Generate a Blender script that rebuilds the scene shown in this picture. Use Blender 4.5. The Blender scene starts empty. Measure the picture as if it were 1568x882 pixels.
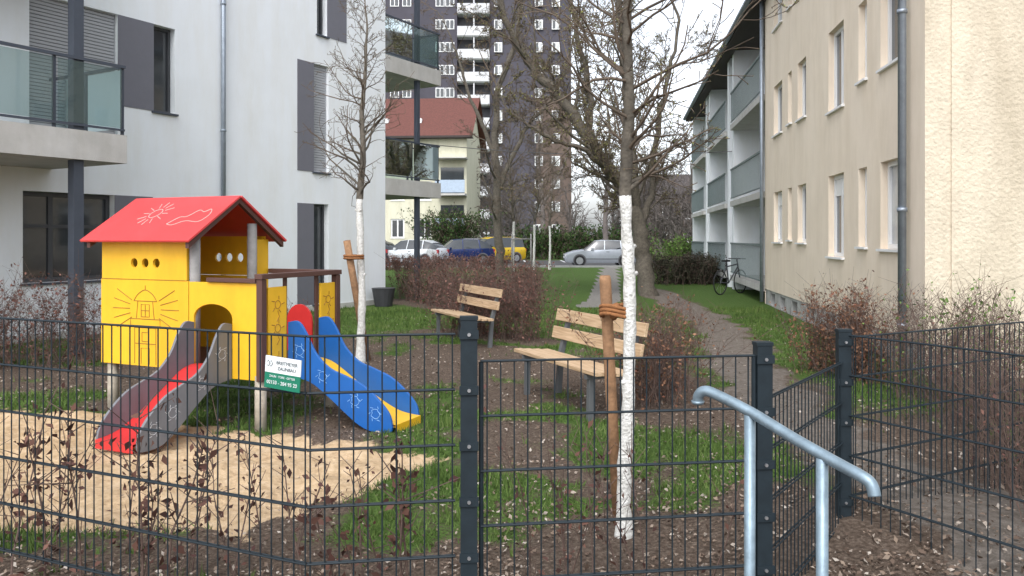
import bpy, bmesh, math, random
import numpy as np
from mathutils import Vector, Matrix
random.seed(7); RNG=np.random.default_rng(7)
sc=bpy.context.scene
sc.view_settings.view_transform='Standard'; sc.view_settings.look='None'; sc.view_settings.exposure=0

# ---------------------------------------------------------------- materials
def newmat(name):
    m=bpy.data.materials.new(name); m.use_nodes=True
    nt=m.node_tree; b=nt.nodes['Principled BSDF']; return m,nt,b
def mat(name,col,rough=.7,metal=0,var=.12,scale=6,bump=0,bscale=60,col2=None,spec=.5,coord='Object',dirt=0):
    m,nt,b=newmat(name); N=nt.nodes; L=nt.links
    tc=N.new('ShaderNodeTexCoord'); n=N.new('ShaderNodeTexNoise'); n.inputs['Scale'].default_value=scale; n.inputs['Detail'].default_value=6
    n.inputs['Roughness'].default_value=.65
    L.new(tc.outputs[coord],n.inputs['Vector'])
    r=N.new('ShaderNodeValToRGB'); c=col; c2=col2 or tuple(min(1,x*(1+var)) for x in c); c1=c if col2 else tuple(x*(1-var) for x in c)
    r.color_ramp.elements[0].position=.3; r.color_ramp.elements[1].position=.7
    r.color_ramp.elements[0].color=(*c1,1); r.color_ramp.elements[1].color=(*c2,1)
    L.new(n.outputs['Fac'],r.inputs['Fac']); out=r.outputs['Color']
    if dirt>0:
        n3=N.new('ShaderNodeTexNoise'); n3.inputs['Scale'].default_value=1.3; n3.inputs['Detail'].default_value=8; n3.inputs['Roughness'].default_value=.7
        mp=N.new('ShaderNodeMapping'); mp.inputs['Scale'].default_value=(1.6,1.6,.35)
        L.new(tc.outputs[coord],mp.inputs['Vector']); L.new(mp.outputs['Vector'],n3.inputs['Vector'])
        r3=N.new('ShaderNodeValToRGB'); r3.color_ramp.elements[0].position=.42; r3.color_ramp.elements[1].position=.7
        r3.color_ramp.elements[0].color=(1,1,1,1); k=1-dirt; r3.color_ramp.elements[1].color=(k,k*.98,k*.94,1)
        L.new(n3.outputs['Fac'],r3.inputs['Fac'])
        mx=N.new('ShaderNodeMixRGB'); mx.blend_type='MULTIPLY'; mx.inputs['Fac'].default_value=1
        L.new(out,mx.inputs['Color1']); L.new(r3.outputs['Color'],mx.inputs['Color2']); out=mx.outputs['Color']
    L.new(out,b.inputs['Base Color'])
    b.inputs['Roughness'].default_value=rough; b.inputs['Metallic'].default_value=metal; b.inputs['Specular IOR Level'].default_value=spec
    if bump>0:
        n2=N.new('ShaderNodeTexNoise'); n2.inputs['Scale'].default_value=bscale; n2.inputs['Detail'].default_value=4
        L.new(tc.outputs[coord],n2.inputs['Vector'])
        bp=N.new('ShaderNodeBump'); bp.inputs['Strength'].default_value=bump; bp.inputs['Distance'].default_value=.02
        L.new(n2.outputs['Fac'],bp.inputs['Height']); L.new(bp.outputs['Normal'],b.inputs['Normal'])
    return m
def tintmat(name,cols,rough=.8,trans=0):
    m,nt,b=newmat(name); N=nt.nodes; L=nt.links
    a=N.new('ShaderNodeAttribute'); a.attribute_name='tint'
    r=N.new('ShaderNodeValToRGB'); els=r.color_ramp.elements
    while len(els)<len(cols): els.new(.5)
    for i,c in enumerate(cols):
        els[i].position=i/(len(cols)-1); els[i].color=(*c,1)
    L.new(a.outputs['Fac'],r.inputs['Fac']); L.new(r.outputs['Color'],b.inputs['Base Color'])
    b.inputs['Roughness'].default_value=rough; b.inputs['Specular IOR Level'].default_value=.25
    return m
def glassmat(name,tint,mixf=.35,rough=.03):
    m=bpy.data.materials.new(name); m.use_nodes=True; nt=m.node_tree; N=nt.nodes; L=nt.links; N.clear()
    o=N.new('ShaderNodeOutputMaterial'); t=N.new('ShaderNodeBsdfTransparent'); t.inputs[0].default_value=(*tint,1)
    g=N.new('ShaderNodeBsdfGlossy'); g.inputs['Roughness'].default_value=rough; g.inputs[0].default_value=(.8,.9,.9,1)
    df=N.new('ShaderNodeBsdfDiffuse'); df.inputs[0].default_value=(.20,.28,.28,1); m2=N.new('ShaderNodeMixShader'); m2.inputs[0].default_value=.2
    mx=N.new('ShaderNodeMixShader'); fr=N.new('ShaderNodeFresnel'); fr.inputs[0].default_value=1.3
    ad=N.new('ShaderNodeMath'); ad.operation='ADD'; ad.inputs[1].default_value=mixf; L.new(fr.outputs[0],ad.inputs[0])
    L.new(t.outputs[0],m2.inputs[1]); L.new(df.outputs[0],m2.inputs[2])
    L.new(ad.outputs[0],mx.inputs[0]); L.new(m2.outputs[0],mx.inputs[1]); L.new(g.outputs[0],mx.inputs[2]); L.new(mx.outputs[0],o.inputs[0])
    return m
M={}
M['white']=mat('white_render',(.79,.82,.85),.9,var=.02,scale=2,bump=.15,bscale=120,dirt=.06)
M['beige']=mat('beige_render',(.80,.69,.56),.9,var=.035,scale=1.5,bump=.25,bscale=90,dirt=.12)
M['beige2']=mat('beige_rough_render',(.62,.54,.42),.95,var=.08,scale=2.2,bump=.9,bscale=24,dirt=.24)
M['plinth']=mat('plinth_paint',(.42,.42,.41),.9,bump=.2,dirt=.3)
M['greypanel']=mat('grey_panel',(.15,.15,.175),.7,var=.04)
M['shutter']=mat('roller_shutter',(.36,.37,.39),.6,var=.03)
M['frame_dark']=mat('dark_frame',(.05,.052,.058),.5,var=.05)
M['frame_white']=mat('white_frame',(.8,.8,.8),.4,var=.02)
M['winglass']=mat('window_glass',(.035,.04,.045),.06,var=.4,scale=.8,spec=.9)
M['winlight']=mat('window_curtain_glass',(.30,.32,.34),.12,var=.3,scale=2,col2=(.6,.6,.58),spec=.8)
M['concrete']=mat('concrete',(.48,.47,.45),.85,var=.1,scale=3,bump=.2,dirt=.15)
M['zinc']=mat('zinc_pipe',(.28,.32,.37),.45,.5,var=.15,scale=8)
M['galv']=mat('galvanised_steel',(.22,.29,.34),.45,.5,var=.25,scale=22,bump=.05)
M['anth']=mat('anthracite_coating',(.012,.020,.026),.62,var=.2,scale=20,spec=.3)
M['steeldark']=mat('dark_steel',(.05,.06,.08),.5,var=.1)
M['balglass']=glassmat('balcony_glass',(.58,.69,.68),.04)
M['tower']=mat('slate_cladding',(.065,.060,.078),.8,var=.15,scale=.6)
M['towerbrown']=mat('brown_cladding',(.12,.085,.07),.85,var=.2,scale=.5)
M['towerwhite']=mat('white_balcony',(.60,.60,.62),.8,var=.05)
M['cream']=mat('cream_render',(.64,.62,.48),.9,var=.05,dirt=.15)
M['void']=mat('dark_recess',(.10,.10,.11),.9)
M['blueparapet']=mat('blue_white_panel',(.38,.46,.56),.7)
M['bark']=mat('bark',(.11,.095,.075),.95,var=.4,scale=14,bump=.7,bscale=30)
M['barkfar']=mat('far_bark',(.14,.12,.11),.95,var=.3,scale=3)
M['twig']=mat('twig_bark',(.12,.09,.065),.9,var=.3,scale=20)
M['hedgetwig']=mat('hedge_twig',(.115,.075,.06),.9,var=.4,scale=20)
M['limewash']=mat('lime_wash',(.44,.43,.39),.95,var=.2,scale=30,bump=.8,bscale=60,col2=(.78,.77,.74))
M['stake']=mat('stake_wood',(.28,.155,.08),.85,var=.35,scale=18,bump=.3)
M['rope']=mat('coir_strap',(.26,.11,.04),.95,var=.3,scale=60,bump=.5)
M['yellow']=mat('yellow_board',(.78,.45,.018),.5,var=.06,scale=5,dirt=.16)
M['red']=mat('red_board',(.62,.035,.035),.42,var=.08,scale=5,dirt=.16)
M['redroof']=mat('red_roof_board',(.66,.062,.065),.42,var=.06,scale=4,dirt=.14)
M['blue']=mat('blue_board',(.008,.10,.36),.42,var=.08,scale=5)
M['greyb']=mat('grey_board',(.17,.175,.195),.5,var=.08,scale=8,dirt=.2)
M['brownrail']=mat('brown_rail',(.085,.038,.03),.6,var=.1)
M['post']=mat('grey_post',(.24,.23,.22),.75,var=.2,scale=10)
M['legwood']=mat('weathered_leg',(.34,.30,.24),.85,var=.3,scale=12)
M['engr']=mat('engraved_line',(.30,.14,.02),.8)
M['engrw']=mat('engraved_white',(.78,.5,.45),.8)
M['engrb']=mat('engraved_light',(.25,.45,.7),.8)
M['engrg']=mat('engraved_grey',(.5,.5,.52),.8)
def woodmat():
    m,nt,b=newmat('bench_wood'); N=nt.nodes; L=nt.links
    tc=N.new('ShaderNodeTexCoord'); mp=N.new('ShaderNodeMapping'); mp.inputs['Scale'].default_value=(2,30,30)
    n=N.new('ShaderNodeTexNoise'); n.inputs['Scale'].default_value=2; n.inputs['Detail'].default_value=5
    r=N.new('ShaderNodeValToRGB'); r.color_ramp.elements[0].position=.3; r.color_ramp.elements[1].position=.7
    r.color_ramp.elements[0].color=(.36,.235,.13,1); r.color_ramp.elements[1].color=(.58,.42,.27,1)
    L.new(tc.outputs['Object'],mp.inputs[0]); L.new(mp.outputs[0],n.inputs['Vector']); L.new(n.outputs['Fac'],r.inputs[0]); L.new(r.outputs[0],b.inputs['Base Color'])
    b.inputs['Roughness'].default_value=.6; return m
M['bench']=woodmat()
M['steelpow']=mat('grey_bench_steel',(.10,.105,.11),.45,var=.1)
M['redtile']=mat('red_roof_tiles',(.12,.042,.032),.85,var=.3,scale=8,bump=.5)
M['rooftile']=mat('dark_roof_tiles',(.06,.05,.05),.85,var=.3,scale=8)
M['soffit']=mat('dark_soffit',(.045,.035,.032),.8)
M['railgreen']=mat('balcony_railing',(.15,.19,.19),.6)
M['asphalt']=mat('asphalt',(.055,.055,.057),.9,var=.2,scale=3,bump=.2)
M['kerb']=mat('kerb_stone',(.3,.3,.29),.9)
M['tyre']=mat('tyre_rubber',(.015,.015,.016),.85)
M['hub']=mat('alloy_wheel',(.40,.41,.43),.35,.7)
M['carglass']=mat('car_glass',(.02,.025,.03),.05,spec=1)
M['lamp']=mat('car_lamp',(.6,.6,.62),.2)
M['lampred']=mat('car_tail_lamp',(.35,.02,.02),.3)
M['signwhite']=mat('sign_white',(.74,.77,.77),.4,var=.02)
M['signgreen']=mat('sign_green',(.01,.17,.10),.4,var=.05)
M['ink']=mat('sign_ink',(.06,.08,.09),.6)
M['bolt']=mat('steel_bolt',(.50,.51,.53),.3,.8)
M['plastic']=mat('dark_planter',(.04,.04,.045),.6)
M['leafbrown']=tintmat('dry_leaf',[(.10,.045,.025),(.20,.10,.055),(.28,.15,.09),(.16,.06,.04)])
M['leafmauve']=tintmat('hedge_dry_leaf',[(.08,.036,.03),(.145,.068,.052),(.21,.11,.085),(.105,.042,.04)])
M['leafdark']=tintmat('sapling_dry_leaf',[(.045,.022,.018),(.09,.042,.032),(.15,.075,.055),(.06,.027,.025)])
M['litter']=tintmat('leaf_litter',[(.06,.04,.03),(.13,.09,.067),(.24,.18,.135),(.42,.37,.32)])
M['grass']=tintmat('grass_blade',[(.035,.066,.014),(.065,.115,.023),(.11,.17,.04),(.19,.19,.085)])
M['bud']=tintmat('bud_leaf',[(.18,.19,.06),(.30,.32,.10),(.22,.16,.08)])
M['evergreen']=tintmat('evergreen_leaf',[(.012,.03,.008),(.03,.065,.015),(.07,.12,.03)])
M['brightgreen']=tintmat('spring_leaf',[(.05,.11,.02),(.11,.21,.04),(.18,.29,.07)])
M['darkshrub']=tintmat('dark_shrub_leaf',[(.02,.022,.014),(.05,.05,.03),(.08,.075,.05)])
M['wire']=mat('overhead_cable',(.12,.12,.12),.7)

# ---------------------------------------------------------------- builders
def link(o,parent=None):
    sc.collection.objects.link(o)
    if parent: o.parent=parent
    return o
def empty(name,loc=(0,0,0),rz=0):
    o=bpy.data.objects.new(name,None); o.location=loc; o.rotation_euler=(0,0,rz); o.empty_display_size=.3
    return link(o)
class MB:
    def __init__(s): s.v=[];s.f=[];s.m=[];s.mats=[]
    def mi(s,k):
        if k not in s.mats: s.mats.append(k)
        return s.mats.index(k)
    def add(s,vs,fs,k):
        o=len(s.v); s.v+= [tuple(v) for v in vs]; i=s.mi(k)
        for f in fs: s.f.append(tuple(a+o for a in f)); s.m.append(i)
    def box(s,x0,x1,y0,y1,z0,z1,k):
        vs=[(x,y,z) for z in(z0,z1) for y in(y0,y1) for x in(x0,x1)]
        s.add(vs,[(0,2,3,1),(4,5,7,6),(0,1,5,4),(2,6,7,3),(0,4,6,2),(1,3,7,5)],k)
    def quad(s,a,b,c,d,k): s.add([a,b,c,d],[(0,1,2,3)],k)
    def tube(s,pts,rad,k,n=8,cap=True):
        pts=[Vector(p) for p in pts]
        if not hasattr(rad,'__len__'): rad=[rad]*len(pts)
        vs=[];up=None
        for i,p in enumerate(pts):
            d=(pts[min(i+1,len(pts)-1)]-pts[max(i-1,0)])
            if d.length<1e-9: d=Vector((0,0,1))
            d.normalize()
            if up is None:
                up=Vector((1,0,0)) if abs(d.x)<.9 else Vector((0,1,0))
            a=(up-d*up.dot(d)).normalized(); up=a; b=d.cross(a)
            for j in range(n):
                t=2*math.pi*(j+.5)/n; vs.append(p+(a*math.cos(t)+b*math.sin(t))*rad[i])
        fs=[]
        for i in range(len(pts)-1):
            for j in range(n):
                j2=(j+1)%n; fs.append((i*n+j,i*n+j2,(i+1)*n+j2,(i+1)*n+j))
        if cap:
            fs.append(tuple(range(n-1,-1,-1))); fs.append(tuple((len(pts)-1)*n+j for j in range(n)))
        s.add(vs,fs,k)
    def prism(s,poly,fn,th,k):
        n=len(poly); vs=[fn(u,v,0) for u,v in poly]+[fn(u,v,th) for u,v in poly]
        fs=[tuple(range(n-1,-1,-1)),tuple(range(n,2*n))]
        for i in range(n): j=(i+1)%n; fs.append((i,j,n+j,n+i))
        s.add(vs,fs,k)
    def disc(s,c,ax,r,th,k,n=20):
        c=Vector(c);ax=Vector(ax).normalized(); s.tube([c-ax*th/2,c+ax*th/2],[r,r],k,n)
    def build(s,name,parent=None,smooth=False,bevel=0):
        me=bpy.data.meshes.new(name); me.from_pydata(s.v,[],s.f)
        for k in s.mats: me.materials.append(M[k])
        me.polygons.foreach_set('material_index',s.m)
        if smooth: me.polygons.foreach_set('use_smooth',[True]*len(s.f))
        me.update(); bm=bmesh.new(); bm.from_mesh(me); bmesh.ops.recalc_face_normals(bm,faces=bm.faces); bm.to_mesh(me); bm.free()
        o=bpy.data.objects.new(name,me); link(o,parent)
        if bevel:
            b=o.modifiers.new('b','BEVEL'); b.width=bevel; b.segments=2; b.limit_method='ANGLE'
        return o
def npmesh(name,parts,parent=None,smooth=False):
    me=bpy.data.meshes.new(name); V=[];LI=[];LS=[];MI=[];T=[];vo=0;lo=0;keys=[]
    for v,f,k,t in parts:
        if len(f)==0: continue
        if k not in keys: keys.append(k)
        V.append(v); LI.append((f+vo).ravel()); kk=f.shape[1]; LS.append(lo+np.arange(len(f))*kk)
        MI.append(np.full(len(f),keys.index(k))); T.append(t if t is not None else np.zeros(len(v)))
        vo+=len(v); lo+=f.size
    V=np.concatenate(V);LI=np.concatenate(LI);LS=np.concatenate(LS);MI=np.concatenate(MI);T=np.concatenate(T)
    me.vertices.add(len(V)); me.vertices.foreach_set('co',V.astype(np.float32).ravel())
    me.loops.add(len(LI)); me.loops.foreach_set('vertex_index',LI.astype(np.int32))
    me.polygons.add(len(LS)); me.polygons.foreach_set('loop_start',LS.astype(np.int32))
    me.polygons.foreach_set('material_index',MI.astype(np.int32))
    if smooth: me.polygons.foreach_set('use_smooth',np.ones(len(LS),bool))
    for k in keys: me.materials.append(M[k])
    a=me.attributes.new('tint','FLOAT','POINT'); a.data.foreach_set('value',T.astype(np.float32))
    me.update(calc_edges=True); me.validate()
    o=bpy.data.objects.new(name,me); return link(o,parent)
def segmesh(S,n):
    S=np.asarray(S); p0=S[:,0:3];p1=S[:,3:6];r0=S[:,6];r1=S[:,7]
    d=p1-p0; L=np.linalg.norm(d,axis=1,keepdims=True)+1e-9; d=d/L
    p1=p1+d*r1[:,None]*.4
    ref=np.where(np.abs(d[:,2:3])<.9,np.array([[0,0,1.]]),np.array([[1.,0,0]]))
    a=np.cross(d,ref); a/=np.linalg.norm(a,axis=1,keepdims=True)+1e-9; b=np.cross(d,a)
    K=len(S); V=np.zeros((K,2*n,3))
    for j in range(n):
        t=2*math.pi*j/n; o=a*math.cos(t)+b*math.sin(t)
        V[:,j]=p0+o*r0[:,None]; V[:,n+j]=p1+o*r1[:,None]
    base=(np.arange(K)*2*n)[:,None]; F=[]
    for j in range(n):
        j2=(j+1)%n; F.append(base+np.array([[j,j2,n+j2,n+j]]))
    return V.reshape(-1,3),np.concatenate(F)
def leafmesh(C,size,rng,flat=0.,aspect=.6,tri=False):
    K=len(C); size=np.broadcast_to(size,(K,))
    a=rng.normal(size=(K,3)); 
    if flat>0: a[:,2]*=(1-flat)
    a/=np.linalg.norm(a,axis=1,keepdims=True)
    c=rng.normal(size=(K,3)); 
    if flat>0: c[:,2]*=(1-flat)
    b=np.cross(a,np.cross(c,a)); b/=np.linalg.norm(b,axis=1,keepdims=True)+1e-9
    a=a*size[:,None]*.5; b=b*size[:,None]*.5*aspect
    n=np.cross(a,b); n/=np.linalg.norm(n,axis=1,keepdims=True)+1e-9; n=n*size[:,None]*.12
    V=np.stack([C-a,C-b*.9-a*.1+n,C+a,C+b*.9-a*.1+n],1).reshape(-1,3)
    F=(np.arange(K)*4)[:,None]+np.array([[0,1,2,3]])
    T=np.repeat(rng.random(K),4); return V,F,T

# ---------------------------------------------------------------- noise + terrain
def vnoise(x,y,seed=0):
    xi=np.floor(x).astype(np.int64); yi=np.floor(y).astype(np.int64); fx=x-xi; fy=y-yi
    fx=fx*fx*(3-2*fx); fy=fy*fy*(3-2*fy)
    def h(a,b):
        n=(a*374761393+b*668265263+seed*974711)&0x7fffffff
        n=((n^(n>>13))*1274126177)&0x7fffffff
        return ((n^(n>>16))&0xffff)/65535.
    return (h(xi,yi)*(1-fx)+h(xi+1,yi)*fx)*(1-fy)+(h(xi,yi+1)*(1-fx)+h(xi+1,yi+1)*fx)*fy
def fbm(x,y,seed=0,o=4):
    s=0;a=.5;t=0
    for i in range(o):
        s=s+a*vnoise(x,y,seed+i*17); t+=a; a*=.55; x=x*2.03; y=y*2.03
    return s/t
def sdf_poly(x,y,P):
    P=np.array(P,float); inside=np.zeros(x.shape,bool); dmin=np.full(x.shape,1e9)
    for i in range(len(P)):
        a=P[i];b=P[(i+1)%len(P)]
        c=((a[1]>y)!=(b[1]>y))&(x<(b[0]-a[0])*(y-a[1])/(b[1]-a[1]+1e-12)+a[0]); inside^=c
        e=b-a; t=np.clip(((x-a[0])*e[0]+(y-a[1])*e[1])/(e@e),0,1)
        dmin=np.minimum(dmin,np.hypot(x-a[0]-t*e[0],y-a[1]-t*e[1]))
    return np.where(inside,dmin,-dmin)
def dline(x,y,P):
    P=np.array(P,float); d=np.full(x.shape,1e9)
    for i in range(len(P)-1):
        a=P[i];e=P[i+1]-a; t=np.clip(((x-a[0])*e[0]+(y-a[1])*e[1])/(e@e),0,1)
        d=np.minimum(d,np.hypot(x-a[0]-t*e[0],y-a[1]-t*e[1]))
    return d
SAND=[(-9,7.9),(-4.7,7.35),(-2.9,6.8),(-2.02,6.45),(-.95,6.05),(-.42,5.75),(-.75,5.3),(-1.1,4.7),(-1.45,4.25),(-2.0,4.35),(-2.9,4.35),(-9,5.0)]
MUD=[(2.2,3.0),(2.5,4.4),(2.42,5.75),(2.5,7.56),(3.15,11.2),(3.75,14.3),(4.0,19),(4.3,24)]
PATH=[(1.9,18.5),(2.35,20.3),(5.3,43)]
HEDGELINES=[[(-1.2,13.4),(.35,12.2)],[(-3.1,20.5),(-.9,17)],[(1.3,7.4),(1.75,9.0)],[(-8,8.8),(-4.6,9.6)],[(4.1,8.7),(2.9,5.2),(2.7,3.4)]]
def hgt(x,y):
    x=np.asarray(x,float);y=np.asarray(y,float)
    near=np.exp(-np.maximum(y-14,0)/6)*np.exp(-np.maximum(np.abs(x)-8,0)/4)
    h=(fbm(x*.9,y*.9,3)-.5)*.07+(fbm(x*5,y*5,9,3)-.5)*.045
    s=sdf_poly(x,y,SAND) if x.size<400000 else 0
    h=h*near
    h=h+.20*np.exp(-((x-2.0)**2+(y-4.2)**2)/1.3)
    h=h-np.clip(s,0,.3)*.15+np.where(s>0,(fbm(x*6,y*6,31,3)-.5)*.11,0)
    return h
def hz(x,y): return float(hgt(np.array([x]),np.array([y]))[0])
def grassm(x,y):
    g=np.clip(.50+(fbm(x*1.4,y*1.4,5,4)-.5)*2.8,0,1)
    g=g*(1-np.clip((4.3-y)/.6,0,1)*.6)
    far=np.clip((y-11)/4,0,1); g=g*(1-far)+far*(.84+.6*(fbm(x*.8,y*.8,8)-.5))
    for H in HEDGELINES:
        d=dline(x,y,H); g=g*np.clip((d-.2)/.45,.05,1)
    for c in [(.59,4.1,.4),(-1.93,10.15,.5),(1.5,7.3,.7)]:
        d=np.hypot(x-c[0],y-c[1]); g=g*np.clip((d-c[2]*.5)/c[2],.1,1)
    r=np.clip((x-2.0)/.5,0,1)*np.clip((y-6)/2,0,1); g=np.maximum(g,r*(.6+.9*(fbm(x*2,y*2,44)-.4)))
    g=g*np.clip((sdf_poly(x,y,[(-1.3,9.2),(.3,9),(1.0,7.9),(1.1,9.5),(-.2,11.6),(-1.4,11.8)])*-1+.25)/.5,.3,1)
    d=dline(x,y,MUD)+(fbm(x*3,y*3,77)-.5)*.7; g=g*np.clip((d-.22)/.4,0,1)
    return np.clip(g,0,1)
def axis(lo,hi,fine,far,flo,fhi):
    a=list(np.arange(flo,fhi,fine)); v=fhi; s=fine
    while v<far[1]: a.append(v); s*=1.16; v+=s
    a.append(far[1]); v=flo; s=fine; b=[]
    while v>far[0]: s*=1.16; v-=s; b.append(max(v,far[0]))
    return np.array(b[::-1]+a)
gx=axis(0,0,.055,(-400,400),-6.5,5.5); gy=axis(0,0,.055,(-60,600),3.2,14)
X,Y=np.meshgrid(gx,gy); 
x=X.ravel();y=Y.ravel()
s=sdf_poly(x,y,SAND)
Z=hgt(x,y)
V=np.stack([x,y,Z],1); nx=len(gx);ny=len(gy)
i=(np.arange(ny-1)[:,None]*nx+np.arange(nx-1)[None,:]).ravel(); F=np.stack([i,i+1,i+nx+1,i+nx],1)
M['ground'],nt,b=newmat('ground_soil_grass_sand'); N=nt.nodes;L=nt.links
ground=npmesh('ground',[(V,F,'ground',None)],smooth=True)
sm=np.clip(.5+(s+(fbm(x*6,y*6,55)-.5)*.45)/.25,0,1)
gm=grassm(x,y)
pm=np.clip(.5+(.42-dline(x,y,PATH))/.1,0,1)
mm=np.clip((.55-dline(x,y,MUD)-(fbm(x*3,y*3,77)-.5)*.7)/.3,0,1)
ca=ground.data.color_attributes.new('mask','FLOAT_COLOR','POINT')
ca.data.foreach_set('color',np.stack([sm,gm,pm,mm],1).astype(np.float32).ravel())
at=N.new('ShaderNodeAttribute'); at.attribute_name='mask'; sp=N.new('ShaderNodeSeparateColor'); L.new(at.outputs['Color'],sp.inputs[0])
tc=N.new('ShaderNodeTexCoord')
def nz(sca,det=6,ro=.65):
    n=N.new('ShaderNodeTexNoise'); n.inputs['Scale'].default_value=sca; n.inputs['Detail'].default_value=det; n.inputs['Roughness'].default_value=ro
    L.new(tc.outputs['Object'],n.inputs['Vector']); return n.outputs['Fac']
def ramp(f,stops):
    r=N.new('ShaderNodeValToRGB'); e=r.color_ramp.elements
    while len(e)<len(stops): e.new(.5)
    for q,(p,c) in enumerate(stops): e[q].position=p; e[q].color=(*c,1)
    L.new(f,r.inputs[0]); return r.outputs[0]
def thr(m,n,k,lo,hi):
    a=N.new('ShaderNodeMath'); a.operation='MULTIPLY_ADD'; L.new(n,a.inputs[0]); a.inputs[1].default_value=k
    L.new(m,a.inputs[2]); r=N.new('ShaderNodeMapRange'); r.interpolation_type='SMOOTHSTEP'
    r.inputs[1].default_value=lo+k*.5; r.inputs[2].default_value=hi+k*.5; L.new(a.outputs[0],r.inputs[0]); return r.outputs[0]
def mix(f,a,c):
    m=N.new('ShaderNodeMixRGB'); L.new(f,m.inputs[0]); L.new(a,m.inputs[1]); L.new(c,m.inputs[2]); return m.outputs[0]
n1=nz(14);n2=nz(45);n3=nz(120,4);n4=nz(2.2)
soil=ramp(n2,[(.3,(.055,.04,.03)),(.5,(.115,.084,.064)),(.62,(.165,.127,.10)),(.75,(.26,.21,.165))])
mud=ramp(n1,[(.3,(.11,.092,.075)),(.7,(.22,.19,.165))])
gr=ramp(n2,[(.3,(.035,.06,.014)),(.5,(.065,.115,.025)),(.65,(.10,.16,.04)),(.8,(.15,.15,.08))])
sand=ramp(n1,[(.3,(.42,.29,.17)),(.5,(.58,.42,.26)),(.7,(.68,.52,.35))])
conc=ramp(n1,[(.3,(.17,.16,.145)),(.7,(.27,.255,.235))])
c=mix(thr(at.outputs['Alpha'],n2,.3,.3,.7),soil,mud)
c=mix(thr(sp.outputs[1],n2,1.1,.40,.66),c,gr)
c=mix(thr(sp.outputs[0],n2,.5,.4,.6),c,sand)
c=mix(thr(sp.outputs[2],n2,.4,.4,.6),c,conc)
L.new(c,b.inputs['Base Color']); b.inputs['Roughness'].default_value=.95; b.inputs['Specular IOR Level'].default_value=.15
bp=N.new('ShaderNodeBump'); bp.inputs['Strength'].default_value=.9; bp.inputs['Distance'].default_value=.035; L.new(n2,bp.inputs['Height']); L.new(bp.outputs[0],b.inputs['Normal'])

# grass blades
rng=np.random.default_rng(3)
K=330000; yy=3.5+(18-3.5)*rng.random(K)**1.3; xx=(rng.random(K)*2-1)*(.70*yy)
keep=((fbm(xx*14,yy*14,91,3)-.5)*1.3+grassm(xx,yy))>.66
keep&=rng.random(K)<.8
keep&=(sdf_poly(xx,yy,SAND)+(fbm(xx*6,yy*6,55)-.5)*.45)<.02+.05*(rng.random(K)>.97)
xx=xx[keep];yy=yy[keep]; 
okk=(xx<3.3+.135*yy); xx=xx[okk];yy=yy[okk];K=len(xx)
zz=hgt(xx,yy); hh=(.014+.034*rng.random(K))*(1+.02*yy)*(1+.9*(fbm(xx*4,yy*4,19)>.6)); w=.0022+.0009*yy*.5
a=rng.random(K)*6.283; lx=rng.normal(size=K)*.02; ly=rng.normal(size=K)*.02
V=np.stack([np.stack([xx-np.cos(a)*w,yy-np.sin(a)*w,zz-.004],1),np.stack([xx+np.cos(a)*w,yy+np.sin(a)*w,zz-.004],1),np.stack([xx+lx,yy+ly,zz+hh],1)],1).reshape(-1,3)
F=(np.arange(K)*3)[:,None]+np.array([[0,1,2]])
tn=np.clip(fbm(xx*2,yy*2,12)*.6+rng.random(K)*.55-.1,0,1)
npmesh('grass',[(V,F,'grass',np.repeat(tn,3))])
# leaf litter
K=42000; yy=3.4+(16-3.4)*rng.random(K)**1.5; xx=(rng.random(K)*2-1)*(.70*yy)
sd=sdf_poly(xx,yy,SAND); pr=.3+.7*np.clip(1.2-grassm(xx,yy)*1.2,0,1); pr=np.where(sd>0,.03,pr); pr*=np.where(dline(xx,yy,MUD)<.4,.3,1)
pr*=.35+1.2*(fbm(xx*1.7,yy*1.7,66)>.45)
keep=(rng.random(K)<pr)&(xx<3.3+.135*yy); xx=xx[keep];yy=yy[keep];zz=hgt(xx,yy)+.018
V,F,T=leafmesh(np.stack([xx,yy,zz],1),.012+.03*rng.random(len(xx))**1.5,rng,flat=.6,aspect=.6)
npmesh('leaf_litter',[(V,F,'litter',T)])
# ---------------------------------------------------------------- generic wall with openings
def wall(mb,x0,x1,z0,z1,ops,y,out,depth,k,kr=None):
    xs=sorted(set([x0,x1]+[o[0] for o in ops]+[o[1] for o in ops])); zs=sorted(set([z0,z1]+[o[2] for o in ops]+[o[3] for o in ops]))
    for i in range(len(xs)-1):
        for j in range(len(zs)-1):
            cx=(xs[i]+xs[i+1])/2; cz=(zs[j]+zs[j+1])/2
            if any(o[0]<cx<o[1] and o[2]<cz<o[3] for o in ops): continue
            mb.quad((xs[i],y,zs[j]),(xs[i+1],y,zs[j]),(xs[i+1],y,zs[j+1]),(xs[i],y,zs[j+1]),k)
    yi=y-out*depth; kr=kr or k
    for a,b_,c_,d in [o[:4] for o in ops]:
        mb.quad((a,y,c_),(a,yi,c_),(a,yi,d),(a,y,d),kr); mb.quad((b_,y,c_),(b_,yi,c_),(b_,yi,d),(b_,y,d),kr)
        mb.quad((a,y,c_),(b_,y,c_),(b_,yi,c_),(a,yi,c_),kr); mb.quad((a,y,d),(b_,y,d),(b_,yi,d),(a,yi,d),kr)
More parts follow.
